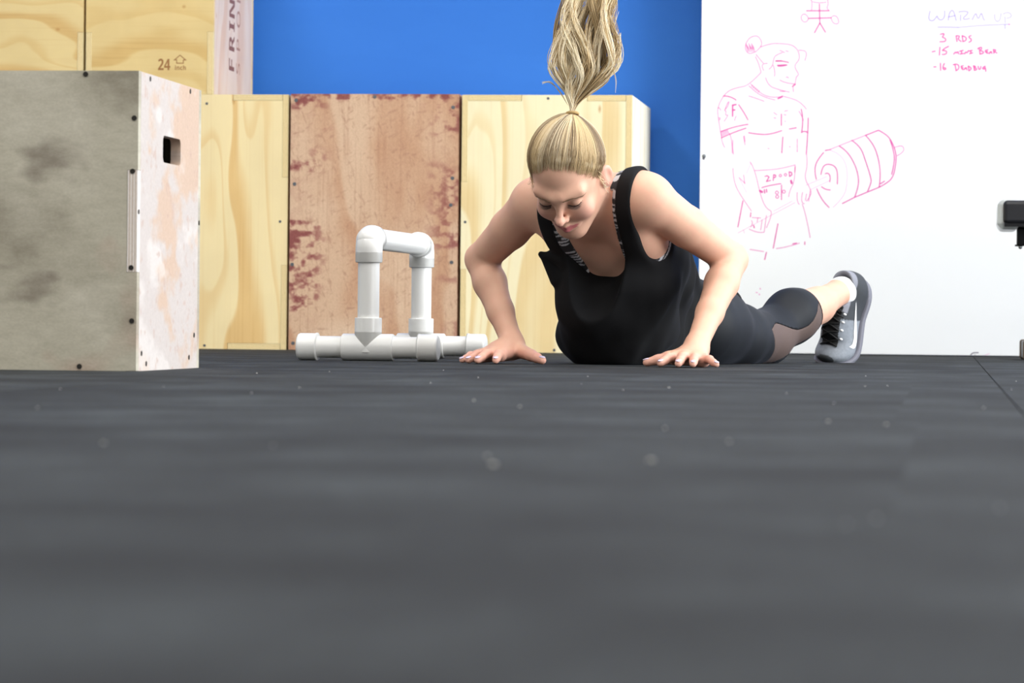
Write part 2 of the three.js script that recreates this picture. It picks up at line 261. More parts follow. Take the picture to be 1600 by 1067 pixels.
// ---------------------------------------------------------------- white pipe parallette
{
  const pvc = phys({ color: lin(0.86, 0.855, 0.83), roughness: 0.28, clearcoat: 0.25, clearcoatRoughness: 0.25 });
  const R = 0.0242, F = 0.0302, L = 0.63, HB = 0.303 - F, half = 0.16;
  const o = thing('push_up_bar', 'white plastic pipe push-up bar with two T-shaped feet', 'push-up bar', [-1.2774, 0, -7.45], THREE.MathUtils.degToRad(-1.9));
  const cyl = (a, b, r, r2 = r, seg = 40) => { const A = new THREE.Vector3(...a), B = new THREE.Vector3(...b), g = new THREE.CylinderGeometry(r2, r, A.distanceTo(B), seg, 1, false); g.applyQuaternion(new THREE.Quaternion().setFromUnitVectors(new THREE.Vector3(0, 1, 0), B.clone().sub(A).normalize())); g.translate(...A.clone().add(B).multiplyScalar(0.5).toArray()); return g; };
  // sleeve: a fitting socket with a rounded lip
  const sleeve = (a, b, r) => { const A = new THREE.Vector3(...a), B = new THREE.Vector3(...b), len = A.distanceTo(B), pts = [[R * 0.9, 0], [r - 0.002, 0], [r, 0.002], [r, len - 0.0015], [r - 0.0015, len], [R * 0.9, len]].map((p) => new THREE.Vector2(...p)), g = new THREE.LatheGeometry(pts, 40); g.applyQuaternion(new THREE.Quaternion().setFromUnitVectors(new THREE.Vector3(0, 1, 0), B.clone().sub(A).normalize())); g.translate(...a); return g; };
  const capG = (a, b, r) => { const A = new THREE.Vector3(...a), B = new THREE.Vector3(...b), len = A.distanceTo(B), pts = [[R * 0.9, 0], [r + 0.0012, 0], [r + 0.0012, 0.004], [r, 0.0055], [r, len - 0.006], [r - 0.002, len - 0.002], [r - 0.006, len], [0, len + 0.0015]].map((p) => new THREE.Vector2(...p)), g = new THREE.LatheGeometry(pts, 40); g.applyQuaternion(new THREE.Quaternion().setFromUnitVectors(new THREE.Vector3(0, 1, 0), B.clone().sub(A).normalize())); g.translate(...a); return g; };
  for (const z of [0, -L]) {
    part('foot_pipe', cyl([-half + 0.02, F, z], [half - 0.02, F, z], R), pvc, o);
    part('tee_fitting', [sleeve([-0.058, F, z], [0.058, F, z], F), sleeve([0, F * 0.6, z], [0, F + 0.066, z], F), cyl([0, F, z], [0, F + 0.034, z], F * 1.0, F * 1.0)], pvc, o);
    for (const s of [-1, 1]) part('end_cap', capG([s * (half - 0.046), F, z], [s * half, F, z], F), pvc, o);
    part('riser', cyl([0, F, z], [0, HB - 0.02, z], R), pvc, o);
    const s = z === 0 ? -1 : 1, bend = 0.026, pts = [];
    // elbow: short socket, quarter bend, short socket
    const curve = new THREE.CurvePath(); curve.add(new THREE.LineCurve3(new THREE.Vector3(0, HB - 0.052, z), new THREE.Vector3(0, HB - bend, z))); curve.add(new THREE.QuadraticBezierCurve3(new THREE.Vector3(0, HB - bend, z), new THREE.Vector3(0, HB - 0.001, z), new THREE.Vector3(0, HB, z + s * bend))); curve.add(new THREE.LineCurve3(new THREE.Vector3(0, HB, z + s * bend), new THREE.Vector3(0, HB, z + s * 0.052)));
    const eg = new THREE.TubeGeometry(curve, 48, F, 40);
    part('elbow_fitting', [eg, sleeve([0, HB - 0.054, z], [0, HB - 0.03, z], F), sleeve([0, HB, z + s * 0.054], [0, HB, z + s * 0.03], F), new THREE.SphereGeometry(F, 32, 24).translate(0, HB - 0.0045, z + s * 0.0045)], pvc, o);
  }
  part('handle_pipe', cyl([0, HB, -0.02], [0, HB, -L + 0.02], R), pvc, o);
}
// ---------------------------------------------------------------- flat bench at the edge of the picture
{
  const vinyl = std({ color: 0x15161a, roughness: 0.42 }), steel = std({ color: 0x101114, roughness: 0.38, metalness: 0.3 }), chrome = std({ color: 0xc9ccd0, metalness: 1, roughness: 0.18 }), wrap = phys({ color: 0xe9ece8, roughness: 0.35, transmission: 0.45, thickness: 0 }), capM = std({ color: 0x5b4a3a, roughness: 0.5 });
  const o = thing('weight_bench', 'black padded flat bench with clear plastic wrap on the pad end', 'bench', [0.75, 0, -9.53]);
  const L = 1.2, pad = new RoundedBoxGeometry(L, 0.066, 0.28, 5, 0.013); part('pad', pad.translate(0, 0.405, 0), vinyl, o);
  part('pad_board', box(-L / 2 + 0.004, L / 2 - 0.01, 0.366, 0.378, -0.135, 0.135), steel, o);
  // loose plastic bag left over the end of the pad
  const wg = new RoundedBoxGeometry(0.06, 0.082, 0.27, 6, 0.018), p = wg.attributes.position;
  for (let n = 0; n < p.count; n++) { const x = p.getX(n), y = p.getY(n), z = p.getZ(n), k = (noise3(x * 60 + 5, y * 60, z * 22) - 0.5) * 0.006; p.setXYZ(n, x + k, y + k, z); }
  wg.computeVertexNormals(); part('plastic_wrap', wg.translate(-L / 2 + 0.015, 0.399, -0.012), wrap, o);
  part('frame_beam', new RoundedBoxGeometry(L - 0.06, 0.05, 0.06, 3, 0.005).translate(0.01, 0.341, 0), steel, o);
  for (const s of [-1, 1]) {
    const leg = part('leg', new RoundedBoxGeometry(0.05, 0.31, 0.06, 3, 0.005).translate(s * (L / 2 - 0.12), 0.171, 0), steel, o);
    part('foot_bar', new RoundedBoxGeometry(0.05, 0.05, 0.44, 3, 0.005).translate(s * (L / 2 - 0.085), 0.028, 0), steel, o);
    for (const z of [-1, 1]) part('foot_cap', new RoundedBoxGeometry(0.058, 0.056, 0.03, 3, 0.008).translate(s * (L / 2 - 0.085), 0.028, z * 0.222), capM, o);
    part('bolt', new THREE.SphereGeometry(0.0055, 16, 12).translate(s * (L / 2 - 0.05), 0.3125, 0.01), chrome, o);
    part('bolt_plate', new THREE.CylinderGeometry(0.011, 0.011, 0.005, 16).translate(s * (L / 2 - 0.046), 0.317, 0.01), steel, o);
  }
}
// ---------------------------------------------------------------- whiteboard with marker drawings
{
  const SX = 0.001946, SY = 0.001972, boardX = -0.7575, boardTop = 1.0855, W = 1830, Hh = 2010, k = 3.5;   // drawing units: 1/514 m, origin at the left edge, 1.0855 m up
  const c = document.createElement('canvas'); c.width = W; c.height = Hh; const x = c.getContext('2d');
  x.fillStyle = '#eaecee'; x.fillRect(0, 0, W, Hh); x.lineCap = 'round'; x.lineJoin = 'round';
  const shear = 0.0105;
  // M(ox, oy, s): one sketch's own units -> drawing units
  let M = [0, 0, 1];
  const P = (q) => { const a = M[0] + q[0] / M[2], b = M[1] + q[1] / M[2]; return [(a - 1097 + b * shear) * k, (b - (a - 1097) * shear * 0.15 + 2) * k]; };
  const pink = 'rgba(206,40,140,', purple = 'rgba(120,86,222,';
  const stroke = (pts, { w = 1.3, col = pink, a = 0.6, curve = true } = {}) => {
    const q = pts.map(P); x.strokeStyle = `${col}${a})`; x.lineWidth = w * k; x.beginPath(); x.moveTo(...q[0]);
    if (!curve || q.length < 3) for (const r of q.slice(1)) x.lineTo(...r);
    else { for (let n = 1; n < q.length - 1; n++) { const m = [(q[n][0] + q[n + 1][0]) / 2, (q[n][1] + q[n + 1][1]) / 2]; x.quadraticCurveTo(q[n][0], q[n][1], n === q.length - 2 ? q[n + 1][0] : m[0], n === q.length - 2 ? q[n + 1][1] : m[1]); } }
    x.stroke();
  };
  const faint = { w: 1, a: 0.3 }, mid = { w: 1.3, a: 0.55 }, bold = { w: 1.7, a: 0.8 };
  const many = (o, ...l) => l.forEach((s) => stroke(s, o));
  // stick figure at the top
  M = [1080, 0, 2.541];
  many(bold, [[513, 18], [515, 92]], [[470, 74], [560, 72]], [[515, 92], [494, 130]], [[515, 92], [537, 128]], [[462, 44], [552, 44]]);
  many(mid, [[470, 74], [462, 58], [446, 56], [438, 72], [450, 90], [466, 86], [470, 74]], [[560, 72], [566, 62], [584, 66], [592, 90], [582, 98], [564, 90], [560, 72]], [[480, 0], [486, 10], [482, 42]], [[486, 8], [512, 16], [540, 10]], [[546, 0], [550, 22], [540, 32], [552, 44]]);
  // the lifter: head and shirt
  M = [1100, 40, 5.337];
  many(mid, [[440, 215], [486, 175], [488, 130], [460, 90], [425, 84], [380, 105], [348, 160], [352, 210], [390, 242], [440, 215]], [[480, 178], [560, 148], [650, 150], [740, 158], [790, 200], [805, 250], [800, 290], [765, 325], [770, 360], [803, 408], [775, 425], [772, 480], [745, 505], [755, 548]], [[435, 260], [465, 310], [482, 388]], [[440, 240], [490, 300], [500, 310]], [[505, 372], [488, 345], [500, 312], [535, 315]], [[550, 362], [578, 340], [585, 290], [600, 245], [660, 225]], [[585, 330], [604, 390], [595, 420]], [[520, 432], [540, 500], [640, 535], [720, 552]], [[640, 452], [680, 478], [760, 484]], [[380, 500], [430, 550], [520, 600], [600, 618]], [[395, 485], [450, 540], [520, 585], [600, 598], [650, 590]], [[480, 392], [380, 498], [280, 515], [210, 540], [165, 585], [120, 670], [115, 740], [150, 930]], [[660, 585], [760, 608], [830, 650], [862, 692]], [[380, 585], [440, 602], [508, 628]], [[800, 205], [850, 205], [868, 240], [850, 290]]);
  many(bold, [[605, 296], [640, 288], [712, 306]], [[165, 585], [220, 582], [272, 618]], [[295, 658], [340, 720], [372, 782]], [[150, 932], [250, 885], [355, 852]], [[145, 880], [250, 838], [372, 820]], [[378, 890], [470, 905], [570, 902], [655, 872]], [[653, 735], [653, 828]], [[665, 925], [657, 1055]], [[720, 858], [778, 848]], [[820, 695], [842, 790], [822, 888]], [[878, 768], [876, 900], [862, 1067]], [[825, 885], [850, 868], [876, 890]], [[745, 505], [772, 488]], [[620, 330], [690, 326]], [[625, 336], [660, 340], [700, 328]]);
  for (let n = 0; n < 9; n++) stroke([[355 + n * 8, 150 + (n % 3) * 14], [372 + n * 7, 215 - (n % 2) * 20]], { w: 1.5, a: 0.5 });
  for (let n = 0; n < 6; n++) stroke([[145 + n * 11, 880 - n * 3], [155 + n * 11, 918 - n * 5]], mid);
  for (let n = 0; n < 5; n++) stroke([[402 + n * 14, 508 + n * 11], [412 + n * 14, 494 + n * 11]], mid);
  many(mid, [[205, 635], [168, 712], [192, 705], [180, 750], [215, 735], [172, 795]], [[212, 632], [212, 668], [178, 700]], [[120, 680], [140, 685], [142, 705]], [[125, 770], [140, 760], [138, 785], [125, 782]], [[272, 752], [260, 788]], [[800, 710], [830, 760], [838, 785]], [[590, 722], [615, 740]], [[590, 766], [606, 768]], [[680, 710], [706, 705]], [[674, 740], [692, 742]], [[682, 793], [688, 796]], [[150, 935], [158, 985], [178, 1012]], [[215, 895], [240, 930], [240, 1060]], [[335, 920], [348, 990]], [[540, 1018], [550, 1022]], [[720, 1004], [728, 1006]], [[692, 430], [706, 422], [712, 436]], [[632, 600], [662, 582]], [[640, 545], [680, 548]], [[690, 210], [712, 216]], [[640, 205], [680, 225]]);
  many({ w: 2.4, a: 0.75 }, [[243, 660], [243, 752]], [[243, 662], [272, 655]], [[246, 702], [262, 700]], [[610, 294], [655, 294]], [[625, 606], [658, 592]]);
  // arms, belt, trousers and barbell
  M = [1100, 180, 4.445];
  many(mid, [[205, 365], [208, 460], [270, 570], [335, 660]], [[325, 320], [355, 360], [400, 560], [440, 645], [490, 665], [440, 775]], [[205, 170], [200, 230], [210, 268]], [[285, 140], [290, 180]], [[250, 430], [290, 470]], [[280, 410], [288, 470]], [[360, 380], [470, 375], [560, 362], [640, 340]], [[640, 345], [640, 450], [600, 520], [595, 560]], [[655, 160], [655, 250]], [[720, 270], [728, 340], [703, 430], [750, 510], [752, 550], [720, 590]], [[340, 705], [400, 708]], [[320, 785], [380, 815], [425, 805]], [[410, 720], [400, 790]], [[440, 690], [425, 800]], [[655, 530], [650, 600], [670, 612]], [[692, 530], [675, 605], [705, 608]], [[720, 540], [712, 585]], [[745, 520], [735, 590]], [[690, 612], [712, 660], [745, 840]], [[325, 925], [420, 940]], [[510, 918], [570, 912], [670, 880]], [[380, 705], [375, 735]], [[335, 725], [350, 745], [330, 770]]);
  many(bold, [[275, 590], [240, 770]], [[520, 748], [488, 915]], [[440, 945], [428, 995]], [[408, 498], [455, 482], [540, 470]], [[545, 480], [545, 580]], [[708, 872], [708, 888]], [[640, 352], [638, 390]], [[330, 672], [328, 700]], [[625, 885], [650, 880]]);
  many({ w: 3.4, a: 0.8 }, [[395, 520], [410, 528]], [[612, 450], [616, 466]]); many({ w: 2, a: 0.8 }, [[425, 512], [428, 535]], [[440, 510], [442, 528]], [[350, 760], [355, 775]]);
  // belt lettering
  many({ w: 1.8, a: 0.8, curve: false }, [[430, 420], [445, 415], [458, 425], [440, 455], [468, 448]], [[487, 448], [490, 408], [505, 412], [503, 425], [488, 430]], [[598, 388], [602, 420], [618, 408], [615, 392], [598, 388]]);
  for (const [cx, cy, r] of [[537, 414, 9], [573, 408, 9], [513, 532, 11], [515, 560, 11], [562, 525, 11]]) stroke(Array.from({ length: 11 }, (_, n) => [cx + Math.cos(n / 10 * 6.283) * r, cy + Math.sin(n / 10 * 6.283) * r]), { w: 1.4, a: 0.7 });
  many(faint, [[240, 812], [640, 600]], [[280, 790], [285, 812]], [[490, 660], [620, 590]], [[715, 480], [860, 420]], [[745, 512], [880, 448]], [[300, 400], [330, 330]], [[245, 425], [300, 530]], [[880, 236], [950, 260], [1000, 340], [1005, 450], [985, 560], [905, 632]]);
  many(bold, [[838, 255], [800, 300], [778, 350], [780, 410], [788, 438]], [[820, 405], [830, 350], [870, 330], [925, 350], [938, 410], [934, 470]], [[850, 240], [885, 234]], [[792, 505], [820, 580], [876, 632]], [[948, 210], [1000, 240], [1060, 340], [1084, 430], [1078, 500], [1055, 562]], [[1035, 170], [1095, 210], [1130, 310], [1170, 430], [1168, 470], [1145, 520]], [[1130, 135], [1185, 190], [1225, 310], [1235, 420], [1225, 490]], [[1055, 562], [970, 605]], [[1055, 562], [1230, 490]], [[1220, 100], [1270, 125], [1310, 170], [1345, 260], [1340, 340], [1320, 430], [1260, 475], [1225, 492]], [[1300, 165], [1330, 250], [1330, 330], [1312, 402]], [[1130, 135], [1220, 100]], [[850, 400], [870, 392], [888, 420], [882, 455]], [[825, 490], [850, 512], [885, 512]], [[1235, 468], [1262, 450]]);
  many(mid, [[885, 232], [1035, 172], [1130, 135]], [[1332, 218], [1365, 205], [1395, 212], [1396, 250], [1350, 275]]);
  // purple heading
  M = [1430, 0, 8.206];
  const pu = { col: purple, w: 1.7, a: 0.5 }, pf = { col: purple, w: 1.7, a: 0.4 };
  many(pu, [[202, 152], [182, 220], [195, 270], [240, 275], [270, 245], [294, 205], [300, 240], [335, 268], [375, 250], [392, 200], [388, 150]], [[435, 265], [440, 200], [465, 150], [490, 138], [515, 180], [535, 270]], [[440, 225], [520, 210]], [[590, 270], [592, 200]], [[570, 162], [620, 150], [688, 160], [680, 190], [620, 240], [640, 262], [705, 245]], [[740, 260], [770, 195], [790, 180], [805, 240], [825, 245], [850, 178], [865, 190], [880, 250], [895, 268]]);
  many(pf, [[1025, 195], [1020, 240], [1045, 285], [1080, 280], [1100, 240], [1105, 185]], [[1155, 225], [1158, 300]], [[1135, 190], [1170, 165], [1225, 180], [1240, 215], [1215, 240], [1180, 243]]);
  many({ col: purple, w: 2, a: 0.4 }, [[302, 354], [420, 352], [560, 358]], [[1155, 330], [1157, 375]]); many(pf, [[560, 358], [720, 345], [900, 330], [1200, 320]]);
  many({ col: 'rgba(190,60,150,', w: 2.2, a: 0.6 }, [[1206, 320], [1214, 321]]);
  // pink list
  const pk = { w: 2.0, a: 0.75, col: 'rgba(222,44,138,' };
  many(pk, [[335, 445], [380, 430], [380, 455], [352, 480], [400, 495], [405, 525], [380, 540], [330, 538]], [[535, 465], [545, 535]], [[535, 465], [570, 460], [580, 480], [550, 505], [598, 535]], [[612, 465], [622, 535]], [[612, 462], [660, 480], [668, 510], [640, 535], [622, 536]], [[725, 462], [695, 470], [700, 490], [730, 505], [728, 535], [698, 545]],
    [[230, 666], [268, 658]], [[328, 610], [322, 708]], [[438, 598], [375, 625], [362, 650]], [[362, 650], [410, 650], [418, 680], [395, 702], [360, 700]], [[505, 695], [528, 660], [535, 690], [560, 655], [565, 692]], [[580, 660], [625, 648]], [[602, 655], [605, 690]], [[585, 695], [630, 688]], [[645, 692], [655, 660], [675, 690], [690, 652]], [[700, 658], [740, 648]], [[722, 652], [722, 686]], [[705, 692], [745, 680]], [[830, 620], [838, 695]], [[810, 628], [850, 602], [865, 625], [838, 652], [885, 665], [880, 690], [838, 696]], [[908, 650], [915, 692], [945, 684]], [[908, 650], [940, 640]], [[912, 670], [935, 664]], [[960, 690], [972, 642], [990, 688]], [[965, 672], [985, 668]], [[1008, 640], [1016, 686]], [[1008, 640], [1040, 640], [1035, 660], [1014, 664], [1054, 682]],
    [[252, 858], [278, 856]], [[335, 812], [338, 900]], [[385, 815], [365, 850], [370, 890], [400, 893], [408, 870], [375, 868]], [[520, 825], [535, 905]], [[500, 830], [545, 815], [575, 850], [565, 890], [535, 905]], [[600, 850], [606, 898], [630, 890]], [[600, 850], [625, 842]], [[604, 872], [622, 868]], [[640, 890], [658, 845], [672, 895]], [[645, 875], [668, 872]], [[690, 848], [698, 905]], [[690, 848], [725, 865], [728, 890], [698, 906]], [[758, 845], [768, 898]], [[755, 845], [790, 850], [768, 868], [800, 880], [790, 900], [768, 900]], [[815, 850], [820, 890], [845, 890], [850, 852]], [[905, 850], [875, 860], [872, 885], [900, 885], [895, 868], [912, 870], [912, 912]]);
  // specks and smears of marker lower down
  M = [1080, 400, 5]; many({ w: 1.6, a: 0.5 }, [[545, 243], [548, 250]], [[515, 275], [522, 277]], [[538, 288], [541, 292]]);
  M = [1420, 500, 8.889]; many({ w: 0.9, a: 0.3 }, [[105, 440], [130, 495]], [[668, 440], [700, 470], [780, 478], [870, 455]], [[930, 478], [1060, 440], [1130, 415]]);
  many({ w: 1.6, a: 0.8, col: 'rgba(60,50,70,' }, [[875, 432], [895, 410], [915, 405], [975, 402]]); many({ w: 3.4, a: 0.9, col: 'rgba(60,46,50,' }, [[932, 446], [935, 447]]);
  M = [1080, 0, 2.541]; many({ w: 4, a: 0.9, col: 'rgba(70,70,90,' }, [[50, 627], [50, 628]]);
  const t = new THREE.CanvasTexture(c); t.colorSpace = THREE.SRGBColorSpace; t.wrapS = t.wrapT = THREE.ClampToEdgeWrapping; t.anisotropy = 8;
  const o = thing('whiteboard', 'large whiteboard standing on the floor with pink marker drawings and warm up list', 'whiteboard', [boardX + 1.22, 0, -10.42]);
  const bw = 2.44, bh = 2.3, g = new THREE.PlaneGeometry(bw, bh), uv = g.attributes.uv, p = g.attributes.position;
  for (let n = 0; n < p.count; n++) { const mx = p.getX(n) + bw / 2, my = p.getY(n) + bh / 2 + 0.004; uv.setXY(n, (mx / SX) * k / W, 1 - ((boardTop - my) / SY + 2) * k / Hh); }
  g.translate(0, bh / 2 + 0.004, 0.0004);
  part('writing_surface', g, phys({ map: t, roughness: 0.3, clearcoat: 0.3, clearcoatRoughness: 0.3 }), o);
  part('backing_board', box(-bw / 2, bw / 2, 0.003, bh + 0.004, -0.012, 0), std({ color: 0xe4e4e2, roughness: 0.6 }), o);
  const batten = std({ color: 0xb89a70, roughness: 0.8 });
  for (const bx of [-0.9, -0.3, 0.3, 0.9]) part('batten', box(bx - 0.045, bx + 0.045, 0.003, bh, -0.2, -0.012), batten, o);
  part('screw', new THREE.SphereGeometry(0.006, 14, 10).scale(1, 1, 0.4).translate(-bw / 2 + 0.0115, 0.606, 0.001), screwMat, o);
}
// ---------------------------------------------------------------- distance fields and their meshes
const V = {
  sub: (a, b) => [a[0] - b[0], a[1] - b[1], a[2] - b[2]], add: (a, b) => [a[0] + b[0], a[1] + b[1], a[2] + b[2]], mul: (a, k) => [a[0] * k, a[1] * k, a[2] * k],
  dot: (a, b) => a[0] * b[0] + a[1] * b[1] + a[2] * b[2], len: (a) => Math.hypot(a[0], a[1], a[2]), norm: (a) => { const l = Math.hypot(a[0], a[1], a[2]); return [a[0] / l, a[1] / l, a[2] / l]; },
  cross: (a, b) => [a[1] * b[2] - a[2] * b[1], a[2] * b[0] - a[0] * b[2], a[0] * b[1] - a[1] * b[0]], lerp: (a, b, t) => [lerp(a[0], b[0], t), lerp(a[1], b[1], t), lerp(a[2], b[2], t)],
};
function cap(a, b, ra, rb, k = 0.02) {   // tapered capsule
  const dx = b[0] - a[0], dy = b[1] - a[1], dz = b[2] - a[2], L2 = dx * dx + dy * dy + dz * dz, R = Math.sqrt(L2) / 2 + Math.max(ra, rb);
  return { c: V.lerp(a, b, 0.5), R, k, f: (x, y, z) => { const px = x - a[0], py = y - a[1], pz = z - a[2], t = Math.min(1, Math.max(0, (px * dx + py * dy + pz * dz) / L2)), ex = px - dx * t, ey = py - dy * t, ez = pz - dz * t; return Math.sqrt(ex * ex + ey * ey + ez * ez) - (ra + (rb - ra) * t); } };
}
function ell(c, r, k = 0.02, B = null) {   // ellipsoid, B = [axisX, axisY, axisZ]
  const [a, b, d] = r;
  return { c, R: Math.max(a, b, d), k, f: (x, y, z) => {
    let px = x - c[0], py = y - c[1], pz = z - c[2];
    if (B) { const u = px * B[0][0] + py * B[0][1] + pz * B[0][2], v = px * B[1][0] + py * B[1][1] + pz * B[1][2], w = px * B[2][0] + py * B[2][1] + pz * B[2][2]; px = u; py = v; pz = w; }
    const e = px / a, f = py / b, g = pz / d, k0 = Math.sqrt(e * e + f * f + g * g), k1 = Math.sqrt(e * e / (a * a) + f * f / (b * b) + g * g / (d * d));
    return k1 < 1e-9 ? -Math.min(a, b, d) : k0 * (k0 - 1) / k1;
  } };
}
const smin = (a, b, k) => { const h = Math.max(k - Math.abs(a - b), 0) / k; return Math.min(a, b) - h * h * k * 0.25; };
const smax = (a, b, k) => -smin(-a, -b, k);
function field(prims) {   // smooth union; what lies farther than the blend reaches is skipped
  const f = (x, y, z) => {
    let d = 1e3;
    for (let n = 0; n < prims.length; n++) {
      const p = prims[n], c = p.c, ux = x - c[0], uy = y - c[1], uz = z - c[2], lb = Math.sqrt(ux * ux + uy * uy + uz * uz) - p.R;
      if (p.cut) { if (lb > p.k - d) continue; d = smax(d, -p.f(x, y, z), p.k); } else { if (lb > d + p.k) continue; d = smin(d, p.f(x, y, z), p.k); }
    }
    return d;
  };
  f.prune = (x, y, z, rad) => {   // the same field for a small block, with only the pieces that can matter there
    const d = f(x, y, z);
    return field(prims.filter((p) => { const lb = V.len([x - p.c[0], y - p.c[1], z - p.c[2]]) - p.R - rad; return p.cut ? lb <= p.k + rad : lb <= Math.max(d, 0) + rad + p.k + 0.01; }));
  };
  return f;
}
const cutOut = (p) => ({ ...p, cut: true });
// surface nets on a sparse grid
function netMesh(f, lo, hi, cell, colour) {
  const B = 8, n = [0, 1, 2].map((i) => Math.ceil((hi[i] - lo[i]) / cell / B) * B + B), nb = n.map((q) => q / B), half = B * cell / 2, reach = half * 1.7321 * 1.25 + cell * 2;
  const NX = n[0] + 1, NY = n[1] + 1, key = (i, j, k) => (k * NY + j) * NX + i, blocks = [], verts = new Map(), pos = [];
  const S = B + 1, at = (v, i, j, k) => v[(k * S + j) * S + i];
  for (let bk = 0; bk < nb[2]; bk++) for (let bj = 0; bj < nb[1]; bj++) for (let bi = 0; bi < nb[0]; bi++) {
    const x0 = lo[0] + bi * B * cell, y0 = lo[1] + bj * B * cell, z0 = lo[2] + bk * B * cell;
    if (Math.abs(f(x0 + half, y0 + half, z0 + half)) > reach) continue;
    const fb = f.prune ? f.prune(x0 + half, y0 + half, z0 + half, half * 1.7321) : f;
    const v = new Float32Array(S * S * S); let neg = 0;
    for (let k = 0, q = 0; k < S; k++) for (let j = 0; j < S; j++) for (let i = 0; i < S; i++, q++) { v[q] = fb(x0 + i * cell, y0 + j * cell, z0 + k * cell); if (v[q] < 0) neg++; }
    if (!neg || neg === v.length) continue;
    blocks.push([bi * B, bj * B, bk * B, v]);
    for (let k = 0; k < B; k++) for (let j = 0; j < B; j++) for (let i = 0; i < B; i++) {
      let m = 0, sx = 0, sy = 0, sz = 0, c = 0; const w = [];
      for (let q = 0; q < 8; q++) { const d = at(v, i + (q & 1), j + ((q >> 1) & 1), k + (q >> 2)); w.push(d); if (d < 0) m |= 1 << q; }
      if (m === 0 || m === 255) continue;
      for (let e = 0; e < 12; e++) { const ax = e >> 2, r = e & 3, a = ax === 0 ? ((r & 1) << 1) | ((r >> 1) << 2) : ax === 1 ? (r & 1) | ((r >> 1) << 2) : (r & 1) | ((r >> 1) << 1), b = a | (1 << ax); if ((w[a] < 0) === (w[b] < 0)) continue; const t = w[a] / (w[a] - w[b]); sx += (a & 1) + (ax === 0 ? t : 0); sy += ((a >> 1) & 1) + (ax === 1 ? t : 0); sz += (a >> 2) + (ax === 2 ? t : 0); c++; }
      verts.set(key(bi * B + i, bj * B + j, bk * B + k), pos.length / 3);
      pos.push(x0 + (i + sx / c) * cell, y0 + (j + sy / c) * cell, z0 + (k + sz / c) * cell);
    }
  }
  const idx = [];
  for (const [oi, oj, ok, v] of blocks) for (let k = 0; k < B; k++) for (let j = 0; j < B; j++) for (let i = 0; i < B; i++) {
    const d = at(v, i, j, k) < 0, I = oi + i, J = oj + j, K = ok + k;
    const quad = (a, b, c, e, flip) => { const A = verts.get(a), Bq = verts.get(b), C = verts.get(c), D = verts.get(e); if (A === undefined || Bq === undefined || C === undefined || D === undefined) return; if (flip) idx.push(A, C, Bq, A, D, C); else idx.push(A, Bq, C, A, C, D); };
    if (d !== at(v, i + 1, j, k) < 0) quad(key(I, J - 1, K - 1), key(I, J, K - 1), key(I, J, K), key(I, J - 1, K), !d);
    if (d !== at(v, i, j + 1, k) < 0) quad(key(I - 1, J, K - 1), key(I - 1, J, K), key(I, J, K), key(I, J, K - 1), !d);
    if (d !== at(v, i, j, k + 1) < 0) quad(key(I - 1, J - 1, K), key(I, J - 1, K), key(I, J, K), key(I - 1, J, K), !d);
  }
  const g = new THREE.BufferGeometry(); g.setAttribute('position', new THREE.Float32BufferAttribute(pos, 3)); g.setIndex(idx);
  if (colour) { const col = new Float32Array(pos.length); for (let q = 0; q < pos.length; q += 3) { const c = colour(pos[q], pos[q + 1], pos[q + 2]); col[q] = c[0]; col[q + 1] = c[1]; col[q + 2] = c[2]; } g.setAttribute('color', new THREE.BufferAttribute(col, 3)); }
  g.computeVertexNormals(); return g;
}
// bundles of thin tubes: hair
function strandBuffer() { return { pos: [], nor: [], col: [], idx: [] }; }
function addStrand(b, pts, r0, r1, c0, c1, sides = 4) {
  const n = pts.length, base = b.pos.length / 3; let up = [0.31, 0.2, 0.93];
  for (let i = 0; i < n; i++) {
    const t = i / (n - 1), d = V.norm(V.sub(pts[Math.min(n - 1, i + 1)], pts[Math.max(0, i - 1)])), u = V.norm(V.cross(d, up)), w = V.cross(d, u), r = lerp(r0, r1, t) * (i === 0 ? 0.6 : 1), c = mix3(c0, c1, t); up = V.cross(u, d);
    for (let s = 0; s < sides; s++) { const a = s / sides * 6.28319, nn = V.add(V.mul(u, Math.cos(a)), V.mul(w, Math.sin(a))), p = V.add(pts[i], V.mul(nn, r)); b.pos.push(...p); b.nor.push(...nn); b.col.push(...c); }
    if (i) for (let s = 0; s < sides; s++) { const p = base + (i - 1) * sides + s, q = base + (i - 1) * sides + (s + 1) % sides; b.idx.push(p, q, p + sides, q, q + sides, p + sides); }
  }
}
function strandGeo(b) { const g = new THREE.BufferGeometry(); g.setAttribute('position', new THREE.Float32BufferAttribute(b.pos, 3)); g.setAttribute('normal', new THREE.Float32BufferAttribute(b.nor, 3)); g.setAttribute('color', new THREE.Float32BufferAttribute(b.col, 3)); g.setIndex(b.idx); return g; }
function catmull(pts, n) { const c = new THREE.CatmullRomCurve3(pts.map((p) => new THREE.Vector3(...p))); return c.getPoints(n).map((p) => [p.x, p.y, p.z]); }
